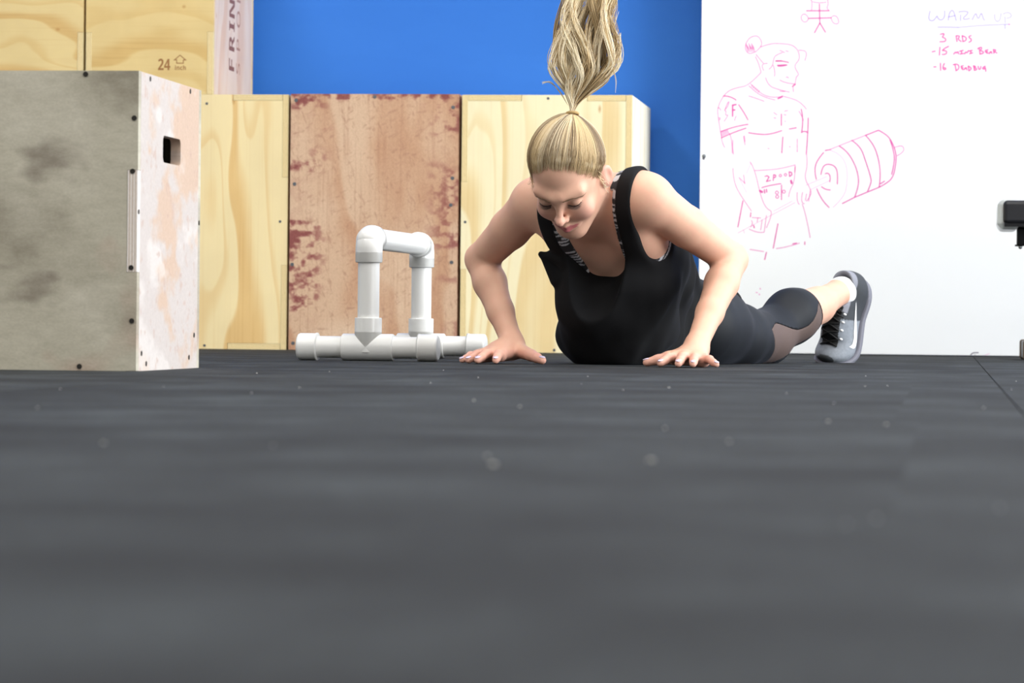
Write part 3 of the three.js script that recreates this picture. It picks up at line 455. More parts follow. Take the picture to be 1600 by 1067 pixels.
// ---------------------------------------------------------------- the woman doing a push-up
const CELL = 0.0027;
const person = thing('person', 'woman in black tank top and leggings doing a kneeling push-up, ponytail flying up', 'person', [-0.749, 0, -7.263], YAW);
const J = { shA: [-0.135, 0.344, 0.028], elA: [-0.249, 0.227, -0.131], wrA: [-0.179, 0.043, -0.02], shB: [0.105, 0.349, 0.19], elB: [0.288, 0.229, 0.029], wrB: [0.204, 0.043, 0.235], neck: [-0.008, 0.335, 0.115], head: [-0.066, 0.395, 0.238],
  pelvis: [0.186, 0.105, -0.321], upper: [0, 0.33, 0.10], hipB: [0.233, 0.1, -0.251], kneeB: [0.412, 0.06, -0.63], ankB: [0.617, 0.158, -0.945], hipA: [0.105, 0.1, -0.35], kneeA: [0.19, 0.062, -0.76], ankA: [0.26, 0.07, -1.12] };
const shoeT = V.norm([-0.30, -0.91, 0.22]), shoeU = V.norm([-0.42, 0.34, 0.82]), shoeO = [0.672, 0.189, -0.985];
const shoeAt = (b, c) => V.add(shoeO, V.add(V.mul(V.norm(V.sub(shoeU, V.mul(shoeT, V.dot(shoeU, shoeT)))), b), V.mul(shoeT, c)));
J.ankB = V.add(shoeAt(0.098, 0.058), [0, 0.004, 0]);
// torso frame: ts up the spine, tl to her left, tn out of the chest
const ts = V.norm(V.sub(J.upper, J.pelvis)), sl = V.sub(J.shB, J.shA), tl = V.norm(V.sub(sl, V.mul(ts, V.dot(sl, ts)))), tn = V.cross(tl, ts), TB = [tl, ts, tn];
const T3 = (l, s, n) => V.add(J.pelvis, V.add(V.mul(tl, l), V.add(V.mul(ts, s), V.mul(tn, n))));
const toT = (x, y, z) => { const p = [x - J.pelvis[0], y - J.pelvis[1], z - J.pelvis[2]]; return [V.dot(p, tl), V.dot(p, ts), V.dot(p, tn)]; };
// head frame
const headM = new THREE.Matrix4().makeRotationFromEuler(new THREE.Euler(THREE.MathUtils.degToRad(50), THREE.MathUtils.degToRad(-19), THREE.MathUtils.degToRad(0), 'YXZ'));
const HB3 = [0, 1, 2].map((i) => { const v = new THREE.Vector3().setFromMatrixColumn(headM, i); return [v.x, v.y, v.z]; });
const H = (x, y, z) => V.add(J.head, V.add(V.mul(HB3[0], x), V.add(V.mul(HB3[1], y), V.mul(HB3[2], z))));
const toH = (x, y, z) => { const p = [x - J.head[0], y - J.head[1], z - J.head[2]]; return [V.dot(p, HB3[0]), V.dot(p, HB3[1]), V.dot(p, HB3[2])]; };
const he = (x, y, z, r, k = 0.012) => ell(H(x, y, z), r, k, HB3), hc = (a, b, ra, rb, k = 0.01) => cap(H(...a), H(...b), ra, rb, k);
const both = (fn) => [fn(-1), fn(1)];

// torso and limbs
const torsoPrims = [
  ell(T3(0, 0.33, 0.005), [0.128, 0.17, 0.098], 0.05, TB), ell(T3(0, 0.17, 0.005), [0.1, 0.15, 0.078], 0.05, TB), ell(T3(0, 0.0, 0.008), [0.142, 0.115, 0.088], 0.05, TB),
  ...both((s) => ell(T3(s * 0.068, 0.335, 0.07), [0.066, 0.07, 0.06], 0.025, TB)), ...both((s) => ell(T3(s * 0.07, -0.05, -0.02), [0.078, 0.09, 0.07], 0.03, TB)),
  ...both((s) => ell(T3(s * 0.078, 0.455, 0.028), [0.06, 0.1, 0.056], 0.03, TB)),
  cap(V.lerp(J.shA, J.shB, 0.12), V.lerp(J.shA, J.shB, 0.88), 0.052, 0.052, 0.04), cap(V.add(J.neck, [0, 0.012, 0]), V.add(V.lerp(J.shA, J.neck, 0.25), [0, 0.012, 0]), 0.045, 0.042, 0.035), cap(V.add(J.neck, [0, 0.012, 0]), V.add(V.lerp(J.shB, J.neck, 0.25), [0, 0.014, 0]), 0.045, 0.042, 0.035),
];
function arm(sh, el, wr) {
  const fm = V.lerp(el, wr, 0.28), um = V.lerp(sh, el, 0.45);
  return [ell(sh, [0.05, 0.05, 0.05], 0.035), cap(sh, um, 0.049, 0.0425, 0.014), cap(um, el, 0.0425, 0.0345, 0.012), cap(el, fm, 0.0345, 0.0355, 0.012), cap(fm, V.lerp(el, wr, 0.62), 0.0355, 0.0285, 0.012), cap(V.lerp(el, wr, 0.62), wr, 0.0285, 0.0225, 0.012)];
}
function hand(wr, knuckles, tips, thumb) {
  const out = [], nails = [];
  knuckles.forEach((k, i) => {
    out.push(cap(V.add(wr, [0, -0.012, 0]), k, 0.017, 0.0125, 0.014));
    const t = tips[i], a = V.lerp(k, t, 0.46), b = V.lerp(k, t, 0.76); a[1] += 0.005; b[1] += 0.0015;
    const r = [0.0095, 0.0098, 0.0092, 0.0082][i];
    out.push(cap(k, a, r * 1.12, r, 0.006), cap(a, b, r * 1.02, r * 0.9, 0.004), cap(b, t, r * 0.9, r * 0.78, 0.004)); nails.push([b, t, r]);
  });
  out.push(cap(V.add(knuckles[0], [0, -0.004, 0]), V.add(knuckles[3], [0, -0.004, 0]), 0.011, 0.01, 0.012), cap(wr, V.lerp(wr, V.lerp(knuckles[1], knuckles[2], 0.5), 0.55), 0.022, 0.017, 0.02));
  out.push(cap(thumb[0], thumb[1], 0.0165, 0.0125, 0.012), cap(thumb[1], V.lerp(thumb[1], thumb[2], 0.5), 0.012, 0.0105, 0.006), cap(V.lerp(thumb[1], thumb[2], 0.5), thumb[2], 0.0105, 0.0085, 0.005)); nails.push([V.lerp(thumb[1], thumb[2], 0.6), thumb[2], 0.0105]);
  return [out, nails];
}
const [handA, nailsA] = hand(J.wrA, [[-0.205, 0.021, 0.066], [-0.222, 0.023, 0.055], [-0.239, 0.021, 0.042], [-0.253, 0.017, 0.029]], [[-0.214, 0.0085, 0.137], [-0.252, 0.0085, 0.128], [-0.272, 0.008, 0.098], [-0.286, 0.0075, 0.06]], [[-0.162, 0.028, 0.0], [-0.138, 0.019, 0.045], [-0.115, 0.009, 0.095]]);
const [handB, nailsB] = hand(J.wrB, [[0.157, 0.021, 0.308], [0.176, 0.023, 0.316], [0.197, 0.021, 0.32], [0.215, 0.017, 0.32]], [[0.124, 0.0085, 0.368], [0.159, 0.0085, 0.395], [0.189, 0.008, 0.395], [0.238, 0.0075, 0.372]], [[0.185, 0.028, 0.255], [0.145, 0.02, 0.268], [0.1, 0.009, 0.268]]);
const calfMid = V.lerp(J.kneeB, J.ankB, 0.34);
const legPrims = [
  cap([0.233, 0.086, -0.251], [0.325, 0.064, -0.46], 0.082, 0.066, 0.03), cap([0.335, 0.064, -0.46], J.kneeB, 0.066, 0.056, 0.03), cap(J.kneeB, V.add(calfMid, [0, 0.012, 0]), 0.054, 0.056, 0.03), cap(V.add(calfMid, [0, 0.012, 0]), V.lerp(J.kneeB, J.ankB, 0.68), 0.056, 0.044, 0.03), cap(V.lerp(J.kneeB, J.ankB, 0.68), J.ankB, 0.04, 0.029, 0.015),
  cap(J.hipA, J.kneeA, 0.09, 0.06, 0.03), cap(J.kneeA, V.lerp(J.kneeA, J.ankA, 0.35), 0.054, 0.056, 0.03), cap(V.lerp(J.kneeA, J.ankA, 0.35), J.ankA, 0.056, 0.032, 0.03),
];
const feet = [cap(J.ankB, shoeAt(0.06, 0.06), 0.029, 0.025, 0.02), cap(shoeAt(0.055, 0.06), shoeAt(0.035, 0.15), 0.024, 0.018, 0.02), cap(J.ankA, V.add(J.ankA, [0.02, -0.02, -0.1]), 0.03, 0.022, 0.02)];
// head
const headPrims = [
  cap(V.add(J.neck, V.mul(ts, -0.02)), H(0, -0.035, -0.025), 0.055, 0.052, 0.03),
  he(0, 0.028, -0.012, [0.0725, 0.09, 0.092], 0.02), he(0, -0.03, 0.032, [0.0565, 0.076, 0.056], 0.03), he(0, -0.09, 0.066, [0.021, 0.018, 0.019], 0.03),
  ...both((s) => hc([s * 0.05, -0.05, 0.002], [s * 0.014, -0.092, 0.062], 0.015, 0.013, 0.025)), ...both((s) => he(s * 0.038, -0.03, 0.062, [0.022, 0.02, 0.02], 0.022)),
  ...both((s) => hc([s * 0.045, 0.025, 0.066], [s * 0.012, 0.022, 0.083], 0.009, 0.009, 0.02)),
  ...both((s) => cutOut(he(s * 0.031, 0.0085, 0.099, [0.017, 0.0115, 0.015], 0.012))), ...both((s) => he(s * 0.031, 0.006, 0.0735, [0.0145, 0.012, 0.0125], 0.004)),
  hc([0, 0.016, 0.084], [0, -0.02, 0.104], 0.006, 0.0072, 0.012), he(0, -0.0235, 0.109, [0.0088, 0.0085, 0.0095], 0.007), ...both((s) => he(s * 0.0105, -0.0275, 0.097, [0.0058, 0.006, 0.008], 0.006)),
  hc([-0.0255, -0.0575, 0.078], [0, -0.0555, 0.0915], 0.0035, 0.0048, 0.007), hc([0.0255, -0.0575, 0.078], [0, -0.0555, 0.0915], 0.0035, 0.0048, 0.007),
  hc([-0.021, -0.063, 0.08], [0, -0.0655, 0.0902], 0.0038, 0.0056, 0.007), hc([0.021, -0.063, 0.08], [0, -0.0655, 0.0902], 0.0038, 0.0056, 0.007),
  cutOut(hc([-0.03, -0.058, 0.0825], [0, -0.0602, 0.0985], 0.0018, 0.0018, 0.003)), cutOut(hc([0.03, -0.058, 0.0825], [0, -0.0602, 0.0985], 0.0018, 0.0018, 0.003)),
  ...both((s) => cutOut(he(s * 0.0055, -0.0335, 0.1035, [0.0025, 0.002, 0.0035], 0.003))),
  ...both((s) => ell(H(s * 0.077, -0.014, -0.012), [0.0085, 0.03, 0.0175], 0.008, [V.norm(V.add(HB3[0], V.mul(HB3[2], s * 0.35))), HB3[1], HB3[2]])), ...both((s) => cutOut(ell(H(s * 0.087, -0.009, -0.008), [0.0065, 0.017, 0.009], 0.006, HB3))),
];
const bodyField = field([...torsoPrims, ...arm(J.shA, J.elA, J.wrA), ...arm(J.shB, J.elB, J.wrB), ...legPrims, ...feet, ...handA, ...handB, ...headPrims]);
const faceField = field(headPrims);
const onFace = (x, y, lift = 0, z0 = 0.135) => { let z = z0; for (let k = 0; k < 60; k++) { const d = faceField(...H(x, y, z)); if (d < 0.0002) break; z -= d * 0.8; } return H(x, y, z + lift); };
const SKIN = [0.76, 0.455, 0.32], PINK = [0.76, 0.385, 0.285], LIP = [0.52, 0.16, 0.16];
const near = (p, q, r) => Math.exp(-((p[0] - q[0]) ** 2 + (p[1] - q[1]) ** 2 + (p[2] - q[2]) ** 2) / (r * r));
const skinColour = (x, y, z) => {
  const p = [x, y, z], n = noise3(x * 90, y * 90, z * 90) - 0.5 + (noise3(x * 260, y * 260, z * 260) - 0.5) * 0.6;
  let c = mix3(SKIN, PINK, clamp(0.25 + n * 0.45)); const h = toH(x, y, z);
  if (V.len(h) < 0.16) {
    c = mix3(c, [0.72, 0.33, 0.28], 0.5 * Math.max(near(h, [0.042, -0.03, 0.075], 0.022), near(h, [-0.042, -0.03, 0.075], 0.022), near(h, [0, -0.024, 0.112], 0.013)));
    const lw = 0.026 - Math.abs(h[0]); if (h[2] > 0.07 && lw > 0) { const up = -0.052 - Math.abs(h[0]) * 0.16, dn = -0.0715 + Math.abs(h[0]) * 0.46; if (h[1] < up && h[1] > dn) c = LIP; }
    if (Math.abs(h[0]) > 0.074 && V.len(h) < 0.1) c = mix3(c, [0.74, 0.32, 0.27], 0.4);
  }
  if (y < 0.03) c = mix3(c, [0.74, 0.36, 0.30], 0.45);
  return c;
};
const skinMat = phys({ color: 0xffffff, vertexColors: true, roughness: 0.48, specularIntensity: 0.6, sheen: 0.25, sheenColor: lin(0.9, 0.6, 0.5), sheenRoughness: 0.5 });
part('body', netMesh(bodyField, [-0.36, -0.01, -1.3], [0.8, 0.56, 0.47], CELL, skinColour), skinMat, person).userData.label = 'fair skin of bare arms, face and hands';

// fingernails
{ const nm = phys({ color: lin(0.72, 0.6, 0.74), roughness: 0.15, clearcoat: 0.6 }), ng = new THREE.SphereGeometry(1, 14, 10);
  for (const [a, b, r] of [...nailsA, ...nailsB]) { const m = part('fingernail', ng, nm, person), d = V.norm(V.sub(b, a)), s = V.norm(V.cross([0, 1, 0], d)), u = V.cross(d, s), p = V.add(V.lerp(a, b, 0.92), V.mul(u, r * 0.66)); m.matrixAutoUpdate = true; m.quaternion.setFromRotationMatrix(new THREE.Matrix4().makeBasis(new THREE.Vector3(...s), new THREE.Vector3(...u), new THREE.Vector3(...d))); m.position.set(...p); m.scale.set(r * 0.62, r * 0.22, r * 0.85); } }
// brows and lowered lashes
{ const brow = std({ color: lin(0.24, 0.15, 0.085), roughness: 0.8 }), lash = std({ color: lin(0.03, 0.02, 0.018), roughness: 0.7 });
  for (const s of [-1, 1]) {
    const b = strandBuffer(), r = rng(9 + s);
    for (let k = 0; k < 46; k++) { const t = k / 45, x = s * lerp(0.013, 0.048, t), y = 0.0215 + 0.004 * Math.sin(t * 2.6) - 0.004 * t + (r() - 0.5) * 0.004 * (1 - t * 0.6); addStrand(b, [onFace(x, y, 0.0002), onFace(x + s * 0.004, y + 0.0012 - 0.0025 * t, 0.0012), onFace(x + s * 0.008, y + 0.0016 - 0.004 * t, 0.0006)], 0.0006, 0.0003, [1, 1, 1], [1, 1, 1]); }
    part('eyebrow', strandGeo(b), brow, person);
    const l = strandBuffer(); const rim = []; for (let k = 0; k <= 12; k++) { const t = k / 12; rim.push(onFace(s * lerp(0.0175, 0.0455, t), 0.0035 - 0.0045 * Math.sin(t * 3.1416) + t * 0.001, 0.0004)); } addStrand(l, rim, 0.0007, 0.0009, [1, 1, 1], [1, 1, 1], 5);
    for (let k = 0; k < 26; k++) { const t = k / 25, x = s * lerp(0.019, 0.0465, t), y = 0.0035 - 0.0045 * Math.sin(t * 3.1416), p = onFace(x, y, 0.0003); addStrand(l, [p, V.add(p, V.add(V.mul(HB3[2], 0.004), V.mul(HB3[1], -0.0028))), V.add(p, V.add(V.mul(HB3[2], 0.0075), V.add(V.mul(HB3[1], -0.003), V.mul(HB3[0], s * 0.002 * t))))], 0.00055, 0.0002, [1, 1, 1], [1, 1, 1]); }
    part('eyelashes', strandGeo(l), lash, person);
  } }

// ---- hair
const hairMat = phys({ color: 0xffffff, vertexColors: true, roughness: 0.42, specularIntensity: 0.7, sheen: 0.2, sheenColor: lin(0.9, 0.8, 0.6) });
const DARK = [0.12, 0.072, 0.035], MIDH = [0.34, 0.22, 0.105], LIGHT = [0.84, 0.65, 0.37], PALE = [0.97, 0.87, 0.66];
const hairTone = (a, r) => { const n = fbm(a * 4.3 + 7, 2.5, 61, 3), m = noise2(a * 9, 4.4, 71); let c = mix3(MIDH, LIGHT, smooth(0.36, 0.6, n)); c = mix3(c, PALE, smooth(0.48, 0.68, m) * 0.75); c = mix3(c, DARK, smooth(0.52, 0.4, n) * 0.85); return mix3(c, r < 0.5 ? DARK : PALE, Math.abs(r - 0.5) * 0.35); };
const SC = [0, 0.03, -0.012], SR = [0.0795, 0.0955, 0.0985];
const tieD = V.norm([0.016 / SR[0], 0.074 / SR[1], -0.07 / SR[2]]), tieA = V.norm(V.cross(tieD, [1, 0, 0.1])), tieB = V.cross(tieD, tieA);
const hairKeep = (h) => h[1] - (0.006 + 1.12 * h[2]) - 0.016 * Math.cos(h[0] * 30) - 0.006 * smooth(0.03, 0.055, Math.abs(h[0])) * smooth(0.075, 0.06, Math.abs(h[0])) + 0.004 * Math.sin(h[0] * 130);
part('scalp_hair', netMesh((x, y, z) => { const h = toH(x, y, z), e = ell(SC, V.mul(SR, 0.985), 0.01).f(h[0], h[1], h[2]); return smax(e + 0.006 * (1 - smooth(0.0, 0.035, hairKeep(h))), -(hairKeep(h) - 0.006) * 0.66, 0.006); }, V.sub(J.head, [0.14, 0.14, 0.14]), V.add(J.head, [0.14, 0.15, 0.14]), 0.003, (x, y, z) => { const h = V.sub(toH(x, y, z), SC), d = V.norm([h[0] / SR[0], h[1] / SR[1], h[2] / SR[2]]); return mix3(hairTone(Math.atan2(V.dot(d, tieB), V.dot(d, tieA)), 0.5), DARK, 0.35); }), hairMat, person);
const scalpAt = (a, del, lift) => { const d = V.add(V.mul(tieD, Math.cos(del)), V.mul(V.add(V.mul(tieA, Math.cos(a)), V.mul(tieB, Math.sin(a))), Math.sin(del))); return [SC[0] + SR[0] * d[0] * (1 + lift), SC[1] + SR[1] * d[1] * (1 + lift), SC[2] + SR[2] * d[2] * (1 + lift)]; };
{
  const b = strandBuffer(), r = rng(41);
  for (let k = 0; k < 1500; k++) {
    const a0 = (k + r()) / 1500 * 6.28319; let end = 0.3; while (end < 2.6 && hairKeep(scalpAt(a0, end, 0)) > -0.004) end += 0.02;
    end += r() * r() * 0.1 - r() * r() * 0.25; const pts = [], drift = (r() - 0.5) * 0.12, lift = 0.002 + r() * 0.022, n = 14;
    for (let i = 0; i <= n; i++) { const t = i / n, del = lerp(end, 0.04, t); pts.push(H(...scalpAt(a0 + drift * Math.sin(t * 3.1), del, lift * Math.sin(Math.min(1, t * 3 + 0.1) * 1.57) - 0.06 * (1 - smooth(0, 0.3, t)) + 0.03 * smooth(0.75, 1, t)))); }
    const c = hairTone(a0 + (r() + r() - 1) * 0.22, r()); addStrand(b, pts, 0.00035, 0.001, mix3(c, MIDH, 0.55), c);
  }
  for (let k = 0; k < 26; k++) {   // loose wisps at temple and ear
    const s = r() < 0.5 ? -1 : 1, y = 0.03 - r() * 0.03, p0 = [s * 0.074, y, 0.014], pts = [0, 1, 2, 3, 4].map((i) => H(p0[0] + s * 0.004 * i * r(), p0[1] - i * 0.009, p0[2] + 0.006 * Math.sin(i * 1.1 + k) + (r() - 0.5) * 0.003)); addStrand(b, catmull(pts, 10), 0.0005, 0.0002, LIGHT, PALE);
  }
  part('hair', strandGeo(b), hairMat, person).userData.label = 'blond hair with dark roots pulled back from the face';
}
const tieP = H(...scalpAt(0, 0, 0.05));
{ const tr = new THREE.TorusGeometry(0.0115, 0.003, 10, 28); const m = part('hair_tie', tr, std({ color: 0xb79a68, roughness: 0.7 }), person); m.position.set(...tieP); m.rotation.x = Math.PI / 2 - 0.25; }
{
  const b = strandBuffer(), r = rng(1234), X = (px) => (px - 897) * 0.001332, Y = (py) => (183 - py) * 0.001332;
  // locks: [end px, end py, widest px, depth offset, curl, dark]
  const locks = [];
  for (let k = 0; k < 30; k++) {
    const side = (k + 0.5) / 30, back = r() - 0.5; const split = side < 0.52 ? lerp(885, 915, side / 0.52) : lerp(926, 962, (side - 0.52) / 0.48);
    locks.push({ belly: lerp(868, 966, side) + (r() - 0.5) * 16, end: split + (r() - 0.5) * 12, top: -10 - r() * 75, z: back * 0.075, ph: r() * 6.28, amp: 0.005 + r() * 0.009, tone: r(), n: 30 });
  }
  for (const L of locks) for (let k = 0; k < L.n; k++) {
    const rho = Math.sqrt(r()), th = r() * 6.283, ox = Math.cos(th) * rho, oz = Math.sin(th) * rho, pts = [], topY = Y(L.top + (r() - 0.5) * 40), n = 26, e = (r() - 0.5) * 0.6;
    const bx = X(L.belly), ex = X(L.end), rad = 0.0085, amp = L.amp * (0.8 + r() * 0.4);
    for (let i = 0; i <= n; i++) {
      const t = i / n, y = topY * t, open = smooth(0.02, 0.34, t), belly = Math.sin(Math.min(1, t / 0.9) * 3.1416 * 0.5);
      let x = lerp(0, lerp(bx, ex, smooth(0.4, 0.95, t)), open * 0.85 + 0.15 * t) + amp * open * Math.sin(t * 9.5 + L.ph + e * 0.5) * 1.2 + X(897 + 8 * t) * 0.4;
      let z = L.z * open + amp * open * Math.cos(t * 8.3 + L.ph * 1.7) * 1.1;
      const cl = rad * lerp(0.55, 1, open) * (1 - 0.55 * t * t); x += ox * cl; z += oz * cl;
      pts.push([tieP[0] + x, tieP[1] + y, tieP[2] + z]);
    }
    const tone = clamp(0.12 + L.tone * 0.95 + (r() - 0.5) * 0.5), c = tone < 0.3 ? mix3(DARK, MIDH, tone / 0.3) : mix3(MIDH, tone < 0.6 ? LIGHT : PALE, clamp((tone - 0.3) / 0.5 + 0.25));
    addStrand(b, pts, 0.0009, 0.00045, c, mix3(c, LIGHT, 0.5));
  }
  const wisp = (path, n, spread) => { for (let k = 0; k < n; k++) addStrand(b, catmull(path.map(([px, py], i) => [tieP[0] + X(px) + (r() - 0.5) * spread * i, tieP[1] + Y(py) + (r() - 0.5) * spread * i, tieP[2] + (r() - 0.5) * 0.01 * i]), 16), 0.0006, 0.0002, LIGHT, PALE); };
  wisp([[890, 170], [876, 148], [862, 134], [850, 136]], 14, 0.002); wisp([[882, 120], [868, 95], [870, 75], [886, 60]], 7, 0.003); wisp([[890, 100], [880, 70], [869, 55]], 4, 0.002); wisp([[950, 70], [960, 45], [966, 24]], 5, 0.003); wisp([[945, 120], [966, 90], [971, 58]], 6, 0.003); wisp([[955, 100], [964, 130], [963, 150]], 3, 0.002); wisp([[893, 60], [888, 25], [887, -10]], 8, 0.003);
  part('ponytail', strandGeo(b), hairMat, person).userData.label = 'long wavy blond ponytail flying straight up';
}

// ---- clothes
const shoulderPrims = [...arm(J.shA, J.elA, J.wrA).slice(0, 2), ...arm(J.shB, J.elB, J.wrB).slice(0, 2)], torsoField = field([...torsoPrims, ...shoulderPrims, headPrims[0]]);
const scoop = (u, v, cu, cv, ru, rv) => { const a = Math.abs(u - cu) / ru, b = Math.abs(v - cv) / rv, k = Math.pow(Math.pow(a, 2.5) + Math.pow(b, 2.5), 0.4); return (k - 1) * Math.min(ru, rv); };
const ellCyl = (u, v, cu, cv, ru, rv) => { const a = (u - cu) / ru, b = (v - cv) / rv, k = Math.hypot(a, b); return (k - 1) * Math.min(ru, rv); };
const folds = (x, y, z) => { const t = toT(x, y, z), side = smooth(0.0, 0.12, t[0]); return 0.0055 * Math.sin(t[1] * 62 + t[2] * 40 + noise3(x * 14, y * 14, z * 14) * 7) * side * smooth(0.36, 0.2, t[1]) + 0.006 * (noise3(x * 16 + 3, y * 9, z * 16) - 0.5) + 0.004 * (noise3(x * 34, y * 18, z * 34) - 0.5); };
const drape = field([cap([0.03, 0.2, 0.02], [0.045, 0.07, -0.06], 0.10, 0.085, 0.05), cap([-0.01, 0.13, 0.0], [0.0, 0.07, -0.1], 0.075, 0.068, 0.05), cap([0.085, 0.12, -0.05], [0.12, 0.07, -0.2], 0.085, 0.07, 0.06), ell([0.05, 0.06, -0.14], [0.13, 0.062, 0.14], 0.05), ell([0.17, 0.085, -0.28], [0.125, 0.085, 0.13], 0.05)]);
const flare = field([cap([-0.08, 0.19, 0.01], [-0.12, 0.236, 0.02], 0.024, 0.004, 0.01), cap([-0.07, 0.225, 0.035], [-0.119, 0.236, 0.02], 0.018, 0.004, 0.01)]);
const tankField = (x, y, z) => {
  const t = toT(x, y, z), d0 = smin(torsoField(x, y, z) - 0.007, drape(x, y, z), 0.04); if (d0 > 0.09) return d0;
  let d = d0 + folds(x, y, z);
  const neckCut = t[2] > 0 ? scoop(t[0], Math.min(t[1], 0.57), 0.0, 0.57, 0.077, 0.18) : scoop(t[0], Math.min(t[1], 0.6), 0, 0.6, 0.077, 0.1);
  const armCut = scoop(Math.abs(t[0]), Math.min(t[1], 0.47), 0.335, 0.47, 0.222, 0.13);
  d = smax(d, -neckCut, 0.004); d = smax(d, -armCut, 0.004); d = smin(d, flare(x, y, z), 0.014); d = smax(d, -0.03 - t[1], 0.01); return smax(d, 0.0005 - y, 0.004);
};
const cloth = (r, g, b, rough = 0.85) => phys({ color: lin(r, g, b), roughness: rough, specularIntensity: 0.4, sheen: 0.5, sheenColor: lin(0.10, 0.11, 0.14), sheenRoughness: 0.6 });
part('tank_top', netMesh(tankField, [-0.25, -0.01, -0.5], [0.42, 0.5, 0.3], CELL), cloth(0.0085, 0.0085, 0.0095), person).userData.label = 'loose black scoop-neck tank top';
const braField = (x, y, z) => { const t = toT(x, y, z), d0 = torsoField(x, y, z) - 0.0035; if (d0 > 0.03) return d0; const neckCut = t[2] > 0 ? scoop(t[0], Math.min(t[1], 0.57), 0.008, 0.57, 0.061, 0.215) : scoop(t[0], Math.min(t[1], 0.6), 0, 0.6, 0.062, 0.16), armCut = scoop(Math.abs(t[0]), Math.min(t[1], 0.47), 0.335, 0.47, 0.227, 0.105); return Math.max(d0, -neckCut, -armCut, 0.24 - t[1]); };
part('sports_bra', netMesh(braField, [-0.25, 0.02, -0.4], [0.3, 0.5, 0.3], 0.0025, (x, y, z) => { const t = toT(x, y, z), n = noise2(t[0] * 60 + 9 + Math.floor(t[1] * 110) * 3.7, t[1] * 110, 5), st = (t[1] * 110) % 1; return n > 0.48 && (st > 0.35 || st < -0.35) ? [0.55, 0.55, 0.58] : [0.02, 0.02, 0.024]; }), std({ vertexColors: true, roughness: 0.8 }), person).userData.label = 'black and white patterned sports bra';
// leggings: thighs, knees and half the calf; a sheer panel behind the knee
const calfD = V.norm(V.sub(J.ankB, J.kneeB)), calfL = V.len(V.sub(J.ankB, J.kneeB)), cs = V.norm(V.cross(calfD, [0, 1, 0])), cu = V.cross(cs, calfD);
const legField = field([...legPrims, torsoPrims[2], torsoPrims[5], torsoPrims[6]]);
const calfQ = (x, y, z) => { const p = V.sub([x, y, z], J.kneeB); return [V.dot(p, calfD) / calfL, V.dot(p, cs), V.dot(p, cu)]; };
const panelCut = (x, y, z) => { const [t, s, u] = calfQ(x, y, z); if (x < 0.3) return 1; const top = lerp(0.055, -0.002, smooth(-0.2, 0.22, t)) + 0.035 * smooth(0.25, 0.5, t); return Math.max(u - top, -0.046 - u + 0.02 * t, (t - 0.475) * calfL, (-0.22 - t) * calfL - (u + 0.03) * 0.3, -s * 1.0); };
const legClip = (x, y, z) => { const [t] = calfQ(x, y, z); const pa = V.sub([x, y, z], J.kneeA), ta = V.dot(pa, V.sub(J.ankA, J.kneeA)) / V.dot(V.sub(J.ankA, J.kneeA), V.sub(J.ankA, J.kneeA)); return Math.max(x > 0.33 ? (t - 0.49) * calfL : (ta - 0.5) * 0.36, -0.5); };
const leggingField = (x, y, z) => { const d = legField(x, y, z) - 0.0042; if (d > 0.03) return d; const tq = toT(x, y, z); return Math.max(d, legClip(x, y, z), tq[1] - 0.09, 0.0005 - y); };
part('leggings', netMesh((x, y, z) => { const d = leggingField(x, y, z); return d > 0.03 ? d : Math.max(d, -panelCut(x, y, z)); }, [-0.05, -0.01, -1.3], [0.7, 0.3, -0.1], CELL), cloth(0.014, 0.0155, 0.019, 0.6), person).userData.label = 'black capri leggings ending at mid calf';
part('mesh_panel', netMesh((x, y, z) => { const d = leggingField(x, y, z) + 0.0008; return d > 0.03 ? d : Math.max(d, panelCut(x, y, z)); }, [0.28, -0.01, -0.95], [0.62, 0.3, -0.5], 0.0028), cloth(0.12, 0.085, 0.075, 0.7), person).userData.label = 'sheer brownish mesh panel beside the knee';
{ const m = part('logo_mark', new THREE.BoxGeometry(0.011, 0.0025, 0.0012), std({ color: 0xd8d8d8 }), person); m.position.set(0.36, 0.106, -0.465); m.rotation.set(-0.2, 0.5, -0.6); }
// ---- running shoe: a lateral, b up from the sole, c towards the toe
const shoeField = (() => {
  const bend = (a, b, c) => { const ang = 0.62 * clamp((c - 0.155) / 0.06), s = Math.sin(-ang), q = Math.cos(-ang), z = c - 0.155; return ang > 0 ? [a, b * q + z * s, 0.155 + z * q - b * s] : [a, b, c]; };
  const outline = (a, c, grow) => { const A = ellCyl(a, c, 0.0, 0.042, 0.033 + grow, 0.046 + grow), B = ellCyl(a, c, 0.002, 0.105, 0.0335 + grow, 0.09 + grow), C = ellCyl(a, c, 0.003, 0.178, 0.0455 + grow, 0.072 + grow); return smin(smin(A, B, 0.02), C, 0.03); };
  const upperF = field([ell([0, 0.045, 0.04], [0.0365, 0.062, 0.046], 0.02), ell([0, 0.04, 0.105], [0.0365, 0.058, 0.075], 0.02), ell([0.003, 0.03, 0.178], [0.0455, 0.037, 0.07], 0.025), cap([0, 0.05, 0.025], [0, 0.1, 0.03], 0.033, 0.026, 0.02), cap([0, 0.085, 0.085], [0, 0.065, 0.14], 0.024, 0.022, 0.025), cutOut(ell([0, 0.125, 0.052], [0.031, 0.062, 0.045], 0.006))]);
  return {
    bend, outline, upper: (a, b, c) => { const q = bend(a, b, c); return smax(upperF(...q), 0.008 - q[1], 0.004); },
    sole: (a, b, c) => { const q = bend(a, b, c); return smax(smax(outline(q[0], q[2], 0.0055 - Math.abs(q[1] - 0.01) * 0.12) , q[1] - (0.018 + 0.005 * smooth(0.06, 0.0, q[2]) ) , 0.006), -q[1] + 0.012 * smooth(0.2, 0.255, q[2]), 0.006); },
  };
})();
